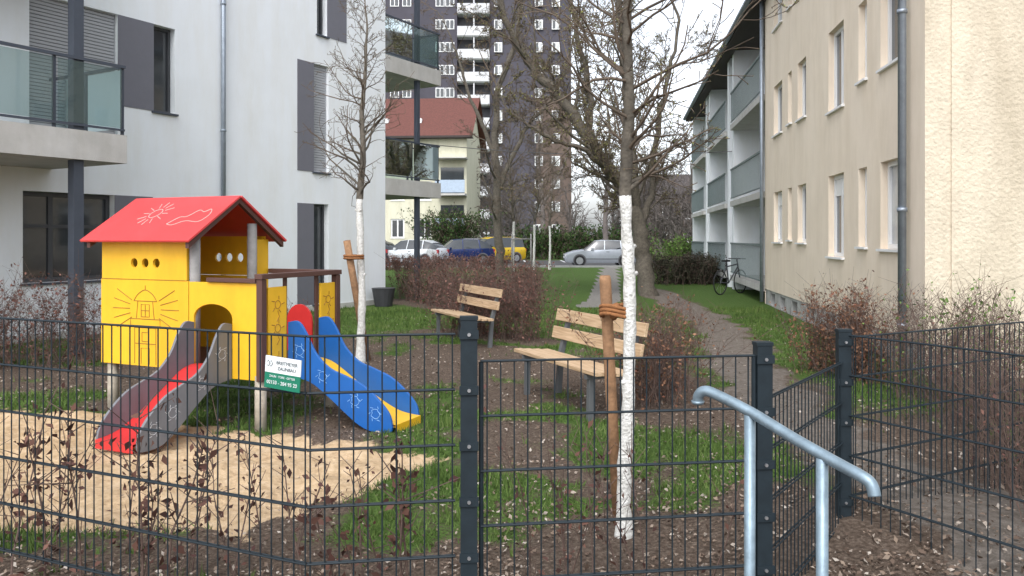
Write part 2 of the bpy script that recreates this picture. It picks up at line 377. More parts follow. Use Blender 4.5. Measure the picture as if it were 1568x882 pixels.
def window(mb,a,b_,c_,d,y,out,depth,fk='frame_white',gk='winglass',mull=0,trans=0,fw=.05,sill=True,sk='concrete'):
    yg=y-out*(depth); yf=y-out*(depth-.05)
    def bx(x0,x1,z0,z1,ya,yb,k): mb.box(x0,x1,min(ya,yb),max(ya,yb),z0,z1,k)
    mb.quad((a,yg+out*.015,c_),(b_,yg+out*.015,c_),(b_,yg+out*.015,d),(a,yg+out*.015,d),gk)
    e=.002
    bx(a+e,b_-e,c_+e,c_+fw,yg,yf,fk); bx(a+e,b_-e,d-fw,d-e,yg,yf,fk); bx(a+e,a+fw,c_+fw,d-fw,yg,yf,fk); bx(b_-fw,b_-e,c_+fw,d-fw,yg,yf,fk)
    for m_ in range(mull):
        xm=a+(b_-a)*(m_+1)/(mull+1); bx(xm-fw*.5,xm+fw*.5,c_+fw,d-fw,yg,yf-out*.004,fk)
    if trans: zt=c_+(d-c_)*trans; bx(a+fw,b_-fw,zt-fw*.4,zt+fw*.4,yg,yf-out*.008,fk)
    if sill: bx(a-.04,b_+.04,c_-.035,c_-.002,y-out*depth*.9,y+out*.05,sk)

# ---------------------------------------------------------------- white apartment building
W=empty('white_apartment_building',(-3.07,19.3,0),math.atan2(.862,.506))
mb=MB(); ops=[(-8.385,-6.95,3.1,5.32),(-6.28,-5.85,3.8,5.32),(-2.41,-1.95,3.02,5.37),(-2.41,-1.95,.15,2.33),(-2.31,-2.0,6.02,8.3),
 (-8.48,-7.01,.9,2.3),(-8.385,-6.95,6.1,8.3),(-6.28,-5.85,6.8,8.3),(-12.6,-10.8,.9,2.3),(-12.6,-10.8,3.8,5.3)]
wall(mb,-20,0,0,9.3,ops,0,-1,.18,'white')
mb.quad((0,0,0),(0,11,0),(0,11,9.3),(0,0,9.3),'white'); mb.quad((-20,0,0),(-20,11,0),(-20,11,9.3),(-20,0,9.3),'white')
mb.quad((-20,11,0),(0,11,0),(0,11,9.3),(-20,11,9.3),'white'); mb.quad((-20,0,9.3),(0,0,9.3),(0,11,9.3),(-20,11,9.3),'concrete')
mb.box(-20,0.03,-.03,11,9.302,9.42,'steeldark')
mb.box(-20,.015,-.012,0.0,0,.12,'concrete')
mb.build('walls',W)
mb=MB()
for o in ops:
    a,b_,c_,d=o
    if (a,c_) in [(-8.385,3.1),(-8.385,6.1),(-2.41,3.02)]:
        z=c_
        while z<d-.01:
            mb.box(a+.01,b_-.01,.07,.10,z,z+.045,'shutter'); z+=.055
        mb.box(a+.002,b_-.002,.11,.14,c_,d,'frame_dark')
    elif c_==.9 and a==-8.48:
        window(mb,a,b_,c_,d,0,-1,.18,'frame_dark','winglass',2,.62,.07,True,'steeldark')
    else: window(mb,a,b_,c_,d,0,-1,.18,'frame_dark','winglass',0,0,.05,True,'steeldark')
mb.box(-2.45,-1.91,-.05,.1,2.985,3.018,'steeldark')
mb.build('windows',W)
mb=MB()
for a,b_,c_,d in [(-6.95,-6.282,3.8,5.32),(-2.89,-2.412,3.02,5.37),(-2.89,-2.412,.15,2.33),(-1.998,-1.38,6.02,8.3),(-7.008,-6.3,.9,2.3),(-6.95,-6.282,6.8,8.3)]:
    mb.box(a,b_,-.012,-.001,c_,d,'greypanel')
mb.build('grey_panels',W)
mb=MB(); mb.tube([(-4.85,-.07,0),(-4.85,-.07,9.3)],.045,'zinc',10)
for z in (1.2,3.6,6,8): mb.tube([(-4.85,-.07,z),(-4.85,-.07,z+.04)],.055,'zinc',10)
mb.build('downpipe',W,True)
def balcony(name,x0,x1,depth,zs,cols,y0=0):
    mb=MB(); g=MB()
    for z in zs:
        mb.box(x0,x1,y0-depth,y0-.004,z-.40,z,'concrete')
        yb=y0-depth+.05; top=z+1.0
        n=max(1,int(round((x1-x0)/.95)))
        mb.box(x0,x1,yb-.02,yb+.02,top-.04,top,'steeldark'); mb.box(x0+.01,x1-.01,yb-.015,yb+.015,z+.06,z+.09,'steeldark')
        for i in range(n+1):
            xp=x0+.02+(x1-x0-.04)*i/n; mb.box(xp-.02,xp+.02,yb+.021,yb+.05,z,top-.005,'steeldark')
            if i<n:
                xq=x0+.02+(x1-x0-.04)*(i+1)/n; g.quad((xp+.03,yb,z+.1),(xq-.03,yb,z+.1),(xq-.03,yb,top-.06),(xp+.03,yb,top-.06),'balglass')
        for xs in (x0+.03,x1-.03):
            mb.box(xs-.02,xs+.02,yb+.052,y0-.02,top-.04,top,'steeldark'); g.quad((xs,yb+.06,z+.1),(xs,y0-.05,z+.1),(xs,y0-.05,top-.06),(xs,yb+.06,top-.06),'balglass')
            mb.box(xs-.019,xs+.019,y0-depth*.5-.02,y0-depth*.5+.02,z,top-.042,'steeldark')
    mb.build(name,W); g.build(name+'_glass',W)
balcony('balcony_near',-12,-8.05,1.9,[3.05,6.05],[])
mb=MB(); 
for z0,z1 in ((0,2.65),(3.052,5.65),(6.052,9)): mb.box(-8.78,-8.64,-1.82,-1.68,z0,z1,'steeldark')
mb.build('balcony_column',W)
balcony('balcony_side',.004,2.31,2.2,[3.05,6.05],[],y0=2.2)
mb=MB()
for z0,z1 in ((0,2.65),(3.052,5.65),(6.052,9)): mb.box(1.37,1.48,.07,.18,z0,z1,'steeldark')
mb.box(.01,2.4,.0,2.3,8.9,9.2,'concrete')
mb.build('balcony_side_column',W)

# ---------------------------------------------------------------- beige apartment building
B=empty('beige_apartment_building',(3.5,0,0),math.atan2(.991,.135))
cols_=[(17.4,18.35,1.5,2.62,1),(16.43,16.80,1.55,2.62,0),(15.16,15.88,1.5,2.62,1),(12.6,13.53,1.28,2.62,2),(11.42,11.82,1.46,2.6,0),(10.03,10.82,1.44,2.6,1)]
ops=[];wi=[]
for r in range(3):
    for c_ in cols_:
        o=(c_[0],c_[1],c_[2]+2.4*r,min(c_[3]+2.4*r,7.22)); ops.append(o); wi.append((o,c_[4]))
mb=MB(); wall(mb,9.24,19.48,.36,7.4,ops,0,1,.14,'beige','beige')
po=[(x_,x_+.55,.02,.30) for x_ in (18.3,17.2,16,14.6,13.2,11.6)]
wall(mb,9.24,19.48,-.1,.358,po,-.02,1,.12,'plinth')
for o in po: mb.quad((o[0],-.13,o[2]),(o[1],-.13,o[2]),(o[1],-.13,o[3]),(o[0],-.13,o[3]),'void')
mb.quad((19.48,0,0),(19.48,-1.4,0),(19.48,-1.4,7.4),(19.48,0,7.4),'beige')
mb.quad((19.48,-1.4,0),(39,-1.4,0),(39,-1.4,7.4),(19.48,-1.4,7.4),'white')
mb.quad((39,0,0),(39,-10,0),(39,-10,7.4),(39,0,7.4),'beige')
mb.quad((9.24,-10,0),(39,-10,0),(39,-10,7.4),(9.24,-10,7.4),'beige')
mb.build('walls',B)
mb=MB()
mb.quad((9.24,0,0),(9.24,-.28,0),(9.24,-.28,7.4),(9.24,0,7.4),'beige2')
mb.add([(9.22,-.28,0),(9.22,-10,0),(9.22,-10,7.4),(9.22,-5,10.6),(9.22,-.28,7.55)],[(0,1,2,3,4)],'beige2')
mb.quad((9.22,-.28,0),(9.24,-.28,0),(9.24,-.28,7.4),(9.22,-.28,7.4),'beige2')
mb.build('gable_wall',B)
mb=MB(); rr=random.Random(4)
for (o,m_) in wi:
    gk='winlight' if rr.random()<.6 else 'winglass'
    window(mb,*o,0,1,.14,'frame_white',gk,1 if m_==2 else 0,0,.065,True,'frame_white')
    if rr.random()<.5: mb.box(o[0]+.07,o[1]-.07,-.118,-.105,o[3]-.07-rr.uniform(.12,.4),o[3]-.07,'frame_white')
mb.build('windows',B)
mb=MB(); mb.tube([(9.72,.09,.05),(9.72,.09,7.3),(9.72,.3,7.42)],.05,'zinc',10)
for z in (.5,1.9,4.3,6.2): mb.tube([(9.72,.09,z),(9.72,.09,z+.05)],.062,'zinc',10)
mb.tube([(19.4,.09,.05),(19.4,.09,7.3)],.045,'zinc',10)
mb.build('downpipe',B,True)
mb=MB()
mb.box(9.0,39.4,-.0,.30,7.30,7.36,'soffit'); mb.box(9.0,39.4,-1.6,-.001,7.401,7.46,'soffit')
mb.tube([(9.0,.36,7.43),(39.4,.36,7.43)],.075,'zinc',8)
mb.box(9.0,39.4,.24,.30,7.36,7.52,'soffit')
mb.add([(8.9,.4,7.5),(39.5,.4,7.5),(39.5,-5,10.8),(8.9,-5,10.8),(39.5,-10.5,7.5),(8.9,-10.5,7.5)],[(0,1,2,3),(3,2,4,5)],'rooftile')
mb.build('roof',B)
mb=MB()
for (x0,x1) in ((19.5,24.9),(26.3,31.5),(33,38.6)):
    for z in (.45,2.72,5.08):
        mb.box(x0,x1,-1.39,.10,z-.16,z,'concrete')
        mb.box(x0,x1,.06,.10,z+.95,z+1.0,'railgreen'); mb.box(x0,x1,.065,.09,z+.08,z+.11,'railgreen')
        xx_=x0+.05
        while xx_<x1: mb.box(xx_-.009,xx_+.009,.072,.086,z+.11,z+.95,'railgreen'); xx_+=.15
        mb.box(x0+.3,x0+1.1,-1.398,-1.33,z,z+2.0,'frame_dark'); mb.box(x0+1.6,x0+3.2,-1.398,-1.33,z+.8,z+2.0,'winlight')
        mb.box(x0+1.5,x0+3.3,-1.33,-1.31,z+.76,z+.8,'frame_white')
for (a,b_) in ((24.9,25.2),(26.0,26.3),(31.5,31.8),(32.7,33),(38.6,39)):
    mb.box(a,b_,-1.398,.0,0,7.4,'white')
mb.build('balconies',B)

# ---------------------------------------------------------------- background: cream house
H=empty('cream_house',(-3.3,58,0),math.radians(-4))
mb=MB(); ops=[]
for r in range(3):
    for x_ in (-2.6,-4.6,-7.5,-10): ops.append((x_-1.0,x_,1.6+2.75*r,3.0+2.75*r))
wall(mb,-16,0,0,9.2,ops,0,-1,.12,'cream'); mb.quad((0,0,0),(0,9,0),(0,9,9.2),(0,0,9.2),'cream'); mb.quad((-16,9,0),(0,9,0),(0,9,9.2),(-16,9,9.2),'cream')
mb.add([(0,0,9.2),(0,9,9.2),(0,4.5,12.4)],[(0,1,2)],'cream')
mb.build('walls',H); mb=MB()
for o in ops: window(mb,*o,0,-1,.12,'frame_white','winglass',1,0,.1,True,'frame_white')
mb.build('windows',H); mb=MB()
mb.add([(-16.5,-.7,9.0),(.5,-.7,9.0),(.5,4.5,12.6),(-16.5,4.5,12.6),(.5,9.7,9.0),(-16.5,9.7,9.0)],[(0,1,2,3),(3,2,4,5)],'redtile')
mb.box(-16.5,.5,-.72,-.66,8.85,9.0,'soffit'); mb.box(-16.5,.5,-.66,0,8.84,8.88,'soffit')
for x_ in (-3.5,-6,): mb.box(x_-.5,x_,.9,1.5,10.15,10.5,'frame_white')
mb.build('roof',H); mb=MB()
for z in (1.9,4.65):
    mb.box(-2.1,.02,-1.3,-.01,z,z+.15,'concrete'); mb.box(-2.1,.02,-1.32,-1.28,z+.2,z+1.1,'blueparapet')
    for x_ in (-2.1,-1.1,-.02): mb.box(x_-.03,x_+.03,-1.28,-1.22,z+.15,z+1.15,'frame_dark')
    mb.box(-1.9,-.2,-.03,-.005,z+.2,z+2.1,'winglass')
mb.box(-2.2,.1,-1.35,-.005,7.3,7.4,'concrete')
mb.build('balconies',H)

# ---------------------------------------------------------------- tower block
T=empty('tower_block',(0,98,0),0)
mb=MB()
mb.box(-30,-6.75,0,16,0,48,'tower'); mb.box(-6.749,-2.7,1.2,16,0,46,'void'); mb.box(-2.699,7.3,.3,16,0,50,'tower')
mb.box(3.0,7.32,.1,15,0,19,'towerbrown')
mb.build('walls',T); mb=MB(); wd=MB()
for i in range(17):
    z=1.2+2.8*i
    mb.box(-6.7,-2.75,-.6,-.45,z,z+1.15,'towerwhite'); mb.box(-6.7,-2.75,-.44,1.19,z-.12,z+.02,'towerwhite'); mb.box(-6.72,-6.6,-.44,1.19,z+.02,z+1.1,'towerwhite'); mb.box(-4.75,-4.6,-.44,1.19,z+.021,z+2.6,'towerwhite')
    for x_ in (-9.4,-8.2,-15,-13.5): 
        wd.box(x_,x_+1.1,-.06,-.005,z+.9,z+2.1,'frame_white'); wd.box(x_+.1,x_+.5,-.08,-.061,z+1.0,z+2.0,'winglass'); wd.box(x_+.6,x_+1.0,-.08,-.061,z+1.0,z+2.0,'winglass')
    for x_ in (-2.2,2.8,4.9):
        wd.box(x_,x_+1.0,.02,.095,z+.9,z+2.1,'frame_white'); wd.box(x_+.1,x_+.45,.0,.019,z+1.0,z+2.0,'winglass'); wd.box(x_+.55,x_+.9,.0,.019,z+1.0,z+2.0,'winlight')
mb.build('balconies',T); wd.build('windows',T)
for (nx_,lx_,ly_,w_,h_,rz_,wk) in (('brick_house',23,96,12,7,.1,'towerbrown'),):
    P=empty(nx_,(lx_,ly_,0),rz_); mb=MB(); ops=[(x_,x_+1.1,z_,z_+1.3) for x_ in np.arange(-w_/2+1,w_/2-1.5,2.6) for z_ in (1.1,3.9)]
    wall(mb,-w_/2,w_/2,0,h_,ops,0,-1,.12,wk); mb.quad((-w_/2,0,0),(-w_/2,8,0),(-w_/2,8,h_),(-w_/2,0,h_),wk); mb.quad((w_/2,0,0),(w_/2,8,0),(w_/2,8,h_),(w_/2,0,h_),wk)
    mb.add([(-w_/2,0,h_),(-w_/2,8,h_),(-w_/2,4,h_+2.4)],[(0,1,2)],wk); mb.add([(w_/2,0,h_),(w_/2,8,h_),(w_/2,4,h_+2.4)],[(0,1,2)],wk); mb.build('walls',P)
    mb=MB(); [window(mb,*o,0,-1,.12,'frame_white','winglass',1,0,.1) for o in ops]; mb.build('windows',P)
    mb=MB(); mb.add([(-w_/2-.4,-.5,h_-.1),(w_/2+.4,-.5,h_-.1),(w_/2+.4,4,h_+2.6),(-w_/2-.4,4,h_+2.6),(w_/2+.4,8.5,h_-.1),(-w_/2-.4,8.5,h_-.1)],[(0,1,2,3),(3,2,4,5)],'rooftile'); mb.build('roof',P)
# road
mb=MB(); mb.quad((-60,43.5,.012),(80,43.5,.012),(80,57,.012),(-60,57,.012),'asphalt'); mb.build('road')
mb=MB(); mb.box(-60,80,43.2,43.5,-.05,.10,'kerb'); mb.build('kerb')
mb=MB()
for x_ in np.arange(-20,20,2.6): mb.quad((x_,52,.018),(x_+.12,52,.018),(x_+.12,56.8,.018),(x_,56.8,.018),'towerwhite')
mb.build('parking_marking')
# overhead cable between the houses
mb=MB(); mb.tube([(-3.9+13.0*t,24+2*t,4.55-.35*math.sin(math.pi*t)) for t in [q_/14 for q_ in range(15)]],.012,'wire',5); mb.build('overhead_cable')

# ---------------------------------------------------------------- cars
def car(name,loc,rz,col,Ln=4.1,Hh=1.48,van=False):
    key='paint_'+str(len(bpy.data.materials)); M[key]=mat(key,col,.25,.3,var=.05,spec=.7)
    R=empty(name,loc,rz); h=Ln/2; W_=.86
    if van: st=[(-h,.35,.62,.70,.70,.6),(-h+.12,.22,.75,.84,.80,.7),(-h+.75,.2,.93,1.02,W_,.74),(-h+1.25,.2,.96,Hh*.93,W_,.64),(-h+1.7,.2,.97,Hh,W_,.62),(h-.7,.2,1.0,Hh,W_,.62),(h-.2,.22,1.0,Hh*.95,W_*.97,.6),(h-.05,.3,.9,1.0,.80,.68),(h,.4,.7,.78,.74,.66)]
    else: st=[(-h,.35,.56,.62,.68,.58),(-h+.12,.22,.66,.74,.80,.7),(-h+.55,.2,.80,.88,W_,.74),(-h+1.05,.2,.88,.95,W_,.74),(-h+1.75,.2,.92,Hh*.97,W_,.60),(-h+2.2,.2,.93,Hh,W_,.60),(h-1.0,.2,.96,Hh*.98,W_,.60),(h-.45,.2,.97,Hh*.88,W_,.58),(h-.12,.24,.92,1.02,.80,.66),(h,.38,.70,.78,.74,.64)]
    mb=MB(); secs=[]
    for (x,zb,be,tp,w,wt) in st:
        secs.append([(x,-w*.93,zb),(x,-w,zb+.15),(x,-w,be),(x,-wt,tp-.03),(x,-wt*.7,tp),(x,wt*.7,tp),(x,wt,tp-.03),(x,w,be),(x,w,zb+.15),(x,w*.93,zb)])
    vs=[p for s_ in secs for p in s_]; n=10
    for i in range(len(st)-1):
        cab=(st[i][3]-st[i][2]>.2 and st[i+1][3]-st[i+1][2]>.2)
        edge=(st[i][3]-st[i][2]>.2)!=(st[i+1][3]-st[i+1][2]>.2)
        for j in range(n):
            j2=(j+1)%n; k=key
            if j in(2,6) and (cab or edge): k='carglass'
            if j in(3,4,5) and edge: k='carglass'
            mb.add([vs[i*n+j],vs[i*n+j2],vs[(i+1)*n+j2],vs[(i+1)*n+j]],[(0,1,2,3)],k)
    mb.add(secs[0],[tuple(range(n))],key); mb.add(secs[-1],[tuple(range(n))],key)
    bm_o=mb.build('body',R)
    bm=bmesh.new(); bm.from_mesh(bm_o.data); bmesh.ops.remove_doubles(bm,verts=bm.verts,dist=.001); bmesh.ops.recalc_face_normals(bm,faces=bm.faces); bm.to_mesh(bm_o.data); bm.free()
    bm_o.data.polygons.foreach_set('use_smooth',[True]*len(bm_o.data.polygons))
    es=bm_o.modifiers.new('e','EDGE_SPLIT'); es.split_angle=math.radians(28)
    mb=MB()
    for sx in (-h+.82,h-.78):
        for sy in (-1,1):
            mb.disc((sx,sy*.78,.315),(0,1,0),.315,.2,'tyre',22); mb.disc((sx,sy*.88,.315),(0,1,0),.2,.02,'hub',14); mb.disc((sx,sy*.865,.33),(0,1,0),.375,.012,'void',22)
    for sy in (-1,1):
        xm=.15
        mb.tube([(xm,sy*(W_+.002),.93),(xm+.03,sy*.615,Hh-.04)],.03,key,4)
        mb.tube([(h-.95,sy*(W_+.002),.95),(h-.98,sy*.61,Hh-.05)],.04,key,4)
        mb.box(-h+1.45,-h+1.6,sy*.9-.06,sy*.9+.06,.92,1.03,key)
        mb.box(.25,.42,sy*.862-.008,sy*.862+.008,.80,.83,'frame_dark'); mb.box(-h+.95,h-.95,sy*.862-.006,sy*.862+.006,.40,.44,'frame_dark')
        mb.box(-h+.02,-h+.22,sy*.6-.13,sy*.6+.13,.56,.68,'lamp'); mb.box(h-.16,h-.0,sy*.68-.09,sy*.68+.09,.72,.92,'lampred')
    mb.box(-h-.01,-h+.05,-.4,.4,.32,.46,'frame_dark'); mb.box(-h-.02,-h,-.26,.26,.46,.56,'signwhite')
    mb.build('wheels_and_trim',R)
car('parked_car',(5.0,45.2,.012),0,(.40,.43,.48))
car('parked_car',(-5.9,46.5,.012),-.35,(.62,.64,.66),4.2,1.5)
car('parked_car',(-3.3,48,.012),.3,(.015,.03,.12),4.3,1.52)
car('parked_car',(-1.2,51,.012),.5,(.66,.44,.02),4.0,1.66,True)
car('parked_car',(-2.6,54.8,.012),-.3,(.03,.03,.035),4.3,1.6,True)
car('parked_car',(-8.9,47.5,.012),-.4,(.05,.05,.06),4.3,1.5)

# ---------------------------------------------------------------- trees
def nrm(v): return v/ (np.linalg.norm(v)+1e-9)
def grow(S,p,d,Ln,r,lev,P,rng,tips):
    n=P['n'][lev]; st=Ln/n
    for i in range(n):
        f0=i/n; r0=r*(1-f0*.72); r1=r*(1-(i+1)/n*.72)
        d=nrm(d+rng.normal(size=3)*P['wob'][lev]+np.array([0,0,P['up'][lev]])); q=p+d*st
        S.append((*p,*q,max(r0,P['rmin']),max(r1,P['rmin'])))
        if lev<P['max'] and f0>=P['start'][lev]:
            k=P['kids'][lev]; kk=int(k)+(rng.random()<k-int(k))
            for _ in range(kk):
                a=nrm(np.cross(d,rng.normal(size=3))); an=rng.uniform(*P['ang'][lev])
                grow(S,p+(q-p)*rng.random(),d*math.cos(an)+a*math.sin(an),Ln*P['lr'][lev]*(1-.55*f0)*rng.uniform(.5,1.15),max(r1*P['rr'][lev],P['rmin']),lev+1,P,rng,tips)
        p=q
    tips.append(p)
def young_tree(name,x,y,zwhite,htop,r,seed,spread,P,pr,prim=.0035):
    rng=np.random.default_rng(seed); z0=hz(x,y); S=[];tips=[]
    R=empty(name,(0,0,0))
    mb=MB(); n=26; pts=[];rad=[]
    for i in range(n+1):
        f=i/n; pts.append((x+.016*math.sin(f*5+seed)+.003*rng.normal(),y+.01*math.cos(f*6),z0-.05+(zwhite-z0+.05)*f)); rad.append(r*(1.35-.45*min(1,f*8)-.2*f) if f<.08 else r*(.93-.2*f+.055*rng.normal()))
    mb.tube(pts,rad,'limewash',12)
    for _ in range(4):
        i=rng.integers(10,n-1); a=rng.random()*6.283; q=Vector(pts[i]); dd=Vector((math.cos(a),math.sin(a),.5)); mb.tube([q,q+dd*r*1.05],[r*.45,r*.25],'limewash',7)
    mb.build('painted_trunk',R,True)
    p=np.array(pts[-1]); d=np.array([0,0,1.]); st=.12; z=p[2]; rr_=r*.72
    N_=int((htop-z)/st)
    for i in range(N_):
        f=i/N_; d=nrm(d+rng.normal(size=3)*.07+np.array([0,0,.15])); q=p+d*st
        r0=rr_*(1-f)+.004
        S.append((*p,*q,r0,rr_*(1-(i+1)/N_)+.004))
        for _ in range(pr):
            a=rng.random()*6.283; an=rng.uniform(.75,1.4); dd=np.array([math.cos(a)*math.sin(an),math.sin(a)*math.sin(an),math.cos(an)])
            grow(S,p+(q-p)*rng.random(),dd,spread*(1-.6*f)*rng.uniform(.5,1.15),max(prim,r0*.38),0,P,rng,tips)
        p=q
    S=np.array(S); A=S[S[:,6]>=.012];C=S[S[:,6]<.012]; parts=[]
    v,f=segmesh(A,8); parts.append((v,f,'bark',None)); v,f=segmesh(C,3); parts.append((v,f,'twig',None))
    k=np.random.default_rng(2).integers(0,len(C),len(C)); Cc=C[k,0:3]+(C[k,3:6]-C[k,0:3])*np.random.default_rng(1).random((len(C),1))
    v,f,t=leafmesh(np.concatenate([np.array(tips),Cc[:len(Cc)//3]]),P['bud'],rng); parts.append((v,f,'bud',t))
    npmesh('crown',parts,R)
    return R
PA=dict(n=[6,4,2],wob=[.18,.2,.25],up=[.06,.06,.03],kids=[1.3,.8,0],start=[.15,.1,0],ang=[(.5,1.1),(.5,1.2),(0,0)],lr=[.55,.5,.5],rr=[.6,.7,.7],max=2,rmin=.0023,bud=.014)
young_tree('street_tree',.59,4.1,1.80,4.6,.040,11,.85,PA,3,.0062)
PB=dict(PA); PB['rmin']=.0028; PB['bud']=.012
young_tree('street_tree',-1.93,10.15,2.08,5.3,.058,12,.95,PB,2,.0055)
PCc=dict(PA); PCc['rmin']=.006; PCc['bud']=.02; PCc['kids']=[1,.5,0]
for (x_,y_,sd_) in ((.05,29.5,3),(1.0,36,4),(1.9,40,5)):
    young_tree('street_tree',x_,y_,2.2,6.2,.065,sd_,1.3,PCc,2,.01)
for (x_,y_) in ((.35,29.4),):
    R=empty('tree_support_frame',(x_,y_,0)); mb=MB()
    for dx,dy in ((-.35,0),(.35,0)): mb.tube([(dx,dy,-.05),(dx,dy,1.75)],.03,'post',8)
    mb.tube([(-.4,-.01,1.55),(.4,-.01,1.55)],.025,'post',8); mb.build('posts',R,True)
# stakes
R=empty('tree_stake'); mb=MB(); mb.tube([(.58,4.32,-.05),(.53,4.24,.7),(.487,4.16,1.36),(.486,4.158,1.385)],[.028,.030,.031,.027],'stake',12)
mb.build('stake_post',R,True); mb=MB()
for z_ in (1.185,1.205,1.225):
    ring=[]
    for i in range(25):
        t=i/24*2*math.pi; ring.append((.545+.085*math.cos(t),4.13+.055*math.sin(t),z_+.01*math.sin(2*t)))
    mb.tube(ring,.011,'rope',6,False)
mb.tube([(.52,4.12,1.17),(.545,4.09,1.2),(.53,4.11,1.24)],.02,'rope',6)
mb.build('tie_strap',R,True)
R=empty('tree_stake'); mb=MB(); mb.tube([(-1.87,10.35,-.05),(-2.0,10.1,1.0),(-2.07,9.98,1.55)],.045,'stake',10); mb.build('stake_post',R,True); mb=MB()
for z_ in (1.33,1.36): mb.tube([(-2.0+.12*math.cos(i/16*6.283),10.06+.1*math.sin(i/16*6.283),z_) for i in range(17)],.016,'rope',6,False)
mb.build('tie_strap',R,True)
# large bare trees
PL=dict(n=[6,6,4,3],wob=[.16,.18,.22,.25],up=[.05,.03,.0,-.02],kids=[1.5,1.5,1.4,0],start=[.2,.15,.1,0],ang=[(.4,1.0),(.4,1.1),(.4,1.2),(0,0)],lr=[.6,.55,.5,.5],rr=[.55,.55,.6,.6],max=3,rmin=.0065)
def limb_tree(name,limbs,seed,P,L0,per=1.0,bark='bark',bud=None,zmin=1.9):
    rng=np.random.default_rng(seed); S=[];tips=[];R=empty(name); mb=MB()
    for li,(pts,r0,r1) in enumerate(limbs):
        pts=np.array(pts,float); out=[]; n=len(pts)
        for i in range(n-1):
            a=pts[max(i-1,0)];b_=pts[i];c_=pts[i+1];d_=pts[min(i+2,n-1)]
            for t in np.linspace(0,1,6,endpoint=False): out.append(.5*((2*b_)+(-a+c_)*t+(2*a-5*b_+4*c_-d_)*t*t+(-a+3*b_-3*c_+d_)*t**3))
        out.append(pts[-1]); out=np.array(out)+rng.normal(size=(len(out),3))*.03; K=len(out)
        rad=[(r0+(r1-r0)*(i/(K-1)))*(1+.05*rng.normal()) for i in range(K)]
        if out[0][2]<.2: rad[0]*=1.5; rad[1]*=1.2
        mb.tube(out,rad,bark,10)
        for i in range(K-1):
            if out[i][2]<zmin: continue
            k=int(per)+(rng.random()<per-int(per))
            d=nrm(out[i+1]-out[i])
            for _ in range(k):
                a=nrm(np.cross(d,rng.normal(size=3))); an=rng.uniform(.5,1.2)
                dd=d*math.cos(an)+a*math.sin(an); dd[2]+=.1
                grow(S,out[i],nrm(dd),L0*rng.uniform(.5,1.2),rad[i]*rng.uniform(.2,.38),0,P,rng,tips)
        grow(S,out[-1],nrm(out[-1]-out[-2]),L0,r1,0,P,rng,tips)
    mb.build('trunk',R,True)
    S=np.array(S); A=S[S[:,6]>=.025];C=S[S[:,6]<.025]; parts=[]
    if len(A): v,f=segmesh(A,6); parts.append((v,f,bark,None))
    v,f=segmesh(C,3); parts.append((v,f,'barkfar' if bark=='barkfar' else 'twig',None))
    if bud: v,f,t=leafmesh(np.array(tips),.035,rng); parts.append((v,f,bud,t))
    npmesh('branches',parts,R); return R
limb_tree('bare_tree',[
 ([(3.75,22,-.1),(3.6,22,1.2),(3.4,22,2.2),(2.9,22,3.2),(2.2,22.2,4.2),(1.5,22.4,5.4),(.6,22.5,6.4),(-.1,22.5,7.6),(-.5,22.5,9.2)],.25,.08),
 ([(3.42,22,2.15),(3.3,21.8,3.8),(3.1,21.6,5.6),(2.95,21.5,7.2),(2.7,21.3,9.5)],.15,.07),
 ([(2.2,22.2,4.2),(2.2,22.6,5.7),(1.95,22.9,7.2),(1.6,23,9)],.11,.06),
 ([(3.55,22,1.7),(3.9,22.3,3.0),(4.1,22.5,4.8),(4.5,22.7,6.3),(4.8,22.8,8)],.11,.04),
 ([(2.9,22,3.3),(1.8,21.4,4.0),(.8,21,4.3),(-.2,20.8,5.0)],.08,.03)],21,PL,2.0,.85,'bark','bud')
limb_tree('bare_tree',[
 ([(-.5,33,-.1),(-.55,33,1.8),(-.7,33,5),(-.6,33,7.4),(.2,33,10),(.5,33,13)],.2,.07),
 ([(-.6,33,3.5),(.5,33,6),(1.8,33,7.6),(2.6,33,10)],.11,.04),
 ([(-.7,33,5),(-1.7,33,7.4),(-2.4,33,9.5)],.10,.04)],22,PL,2.4,.85,'bark')
PF=dict(PL); PF['rmin']=.012; PF['kids']=[1.4,1.3,.9,0]
limb_tree('bare_tree',[([(6.2,52,-.1),(6.1,52,3),(6.4,52,7),(6.2,52,10.5)],.2,.06),([(6.1,52,3),(7.4,52,6),(8.4,52,8)],.12,.05)],23,PF,3,.8,'barkfar')
limb_tree('bare_tree',[([(9.6,41,-.1),(9.5,41,2),(9.2,41,4.5),(9.5,41,6.5)],.14,.05)],24,PF,2.0,.8,'barkfar')
limb_tree('bare_tree',[([(2.2,60,-.1),(2.3,60,4),(2.0,60,8),(2.4,60,12)],.22,.06),([(2.3,60,4),(4,60,7.4),(4.6,60,10)],.14,.05)],25,PF,3.2,.8,'barkfar')
rng=np.random.default_rng(31); S=[];tips=[]
PD=dict(PF); PD['rmin']=.022; PD['max']=2
for i in range(38):
    x_=rng.uniform(-2,34); y_=rng.uniform(64,82); h_=rng.uniform(4.5,8.5)
    grow(S,np.array([x_,y_,0.]),np.array([0,0,1.]),h_,.16,0,dict(PD,kids=[3.4,2.6,0,0],start=[.0,.1,0,0]),rng,tips)
S=np.array(S); v,f=segmesh(S,3); npmesh('distant_trees',[(v,f,'barkfar',None)])

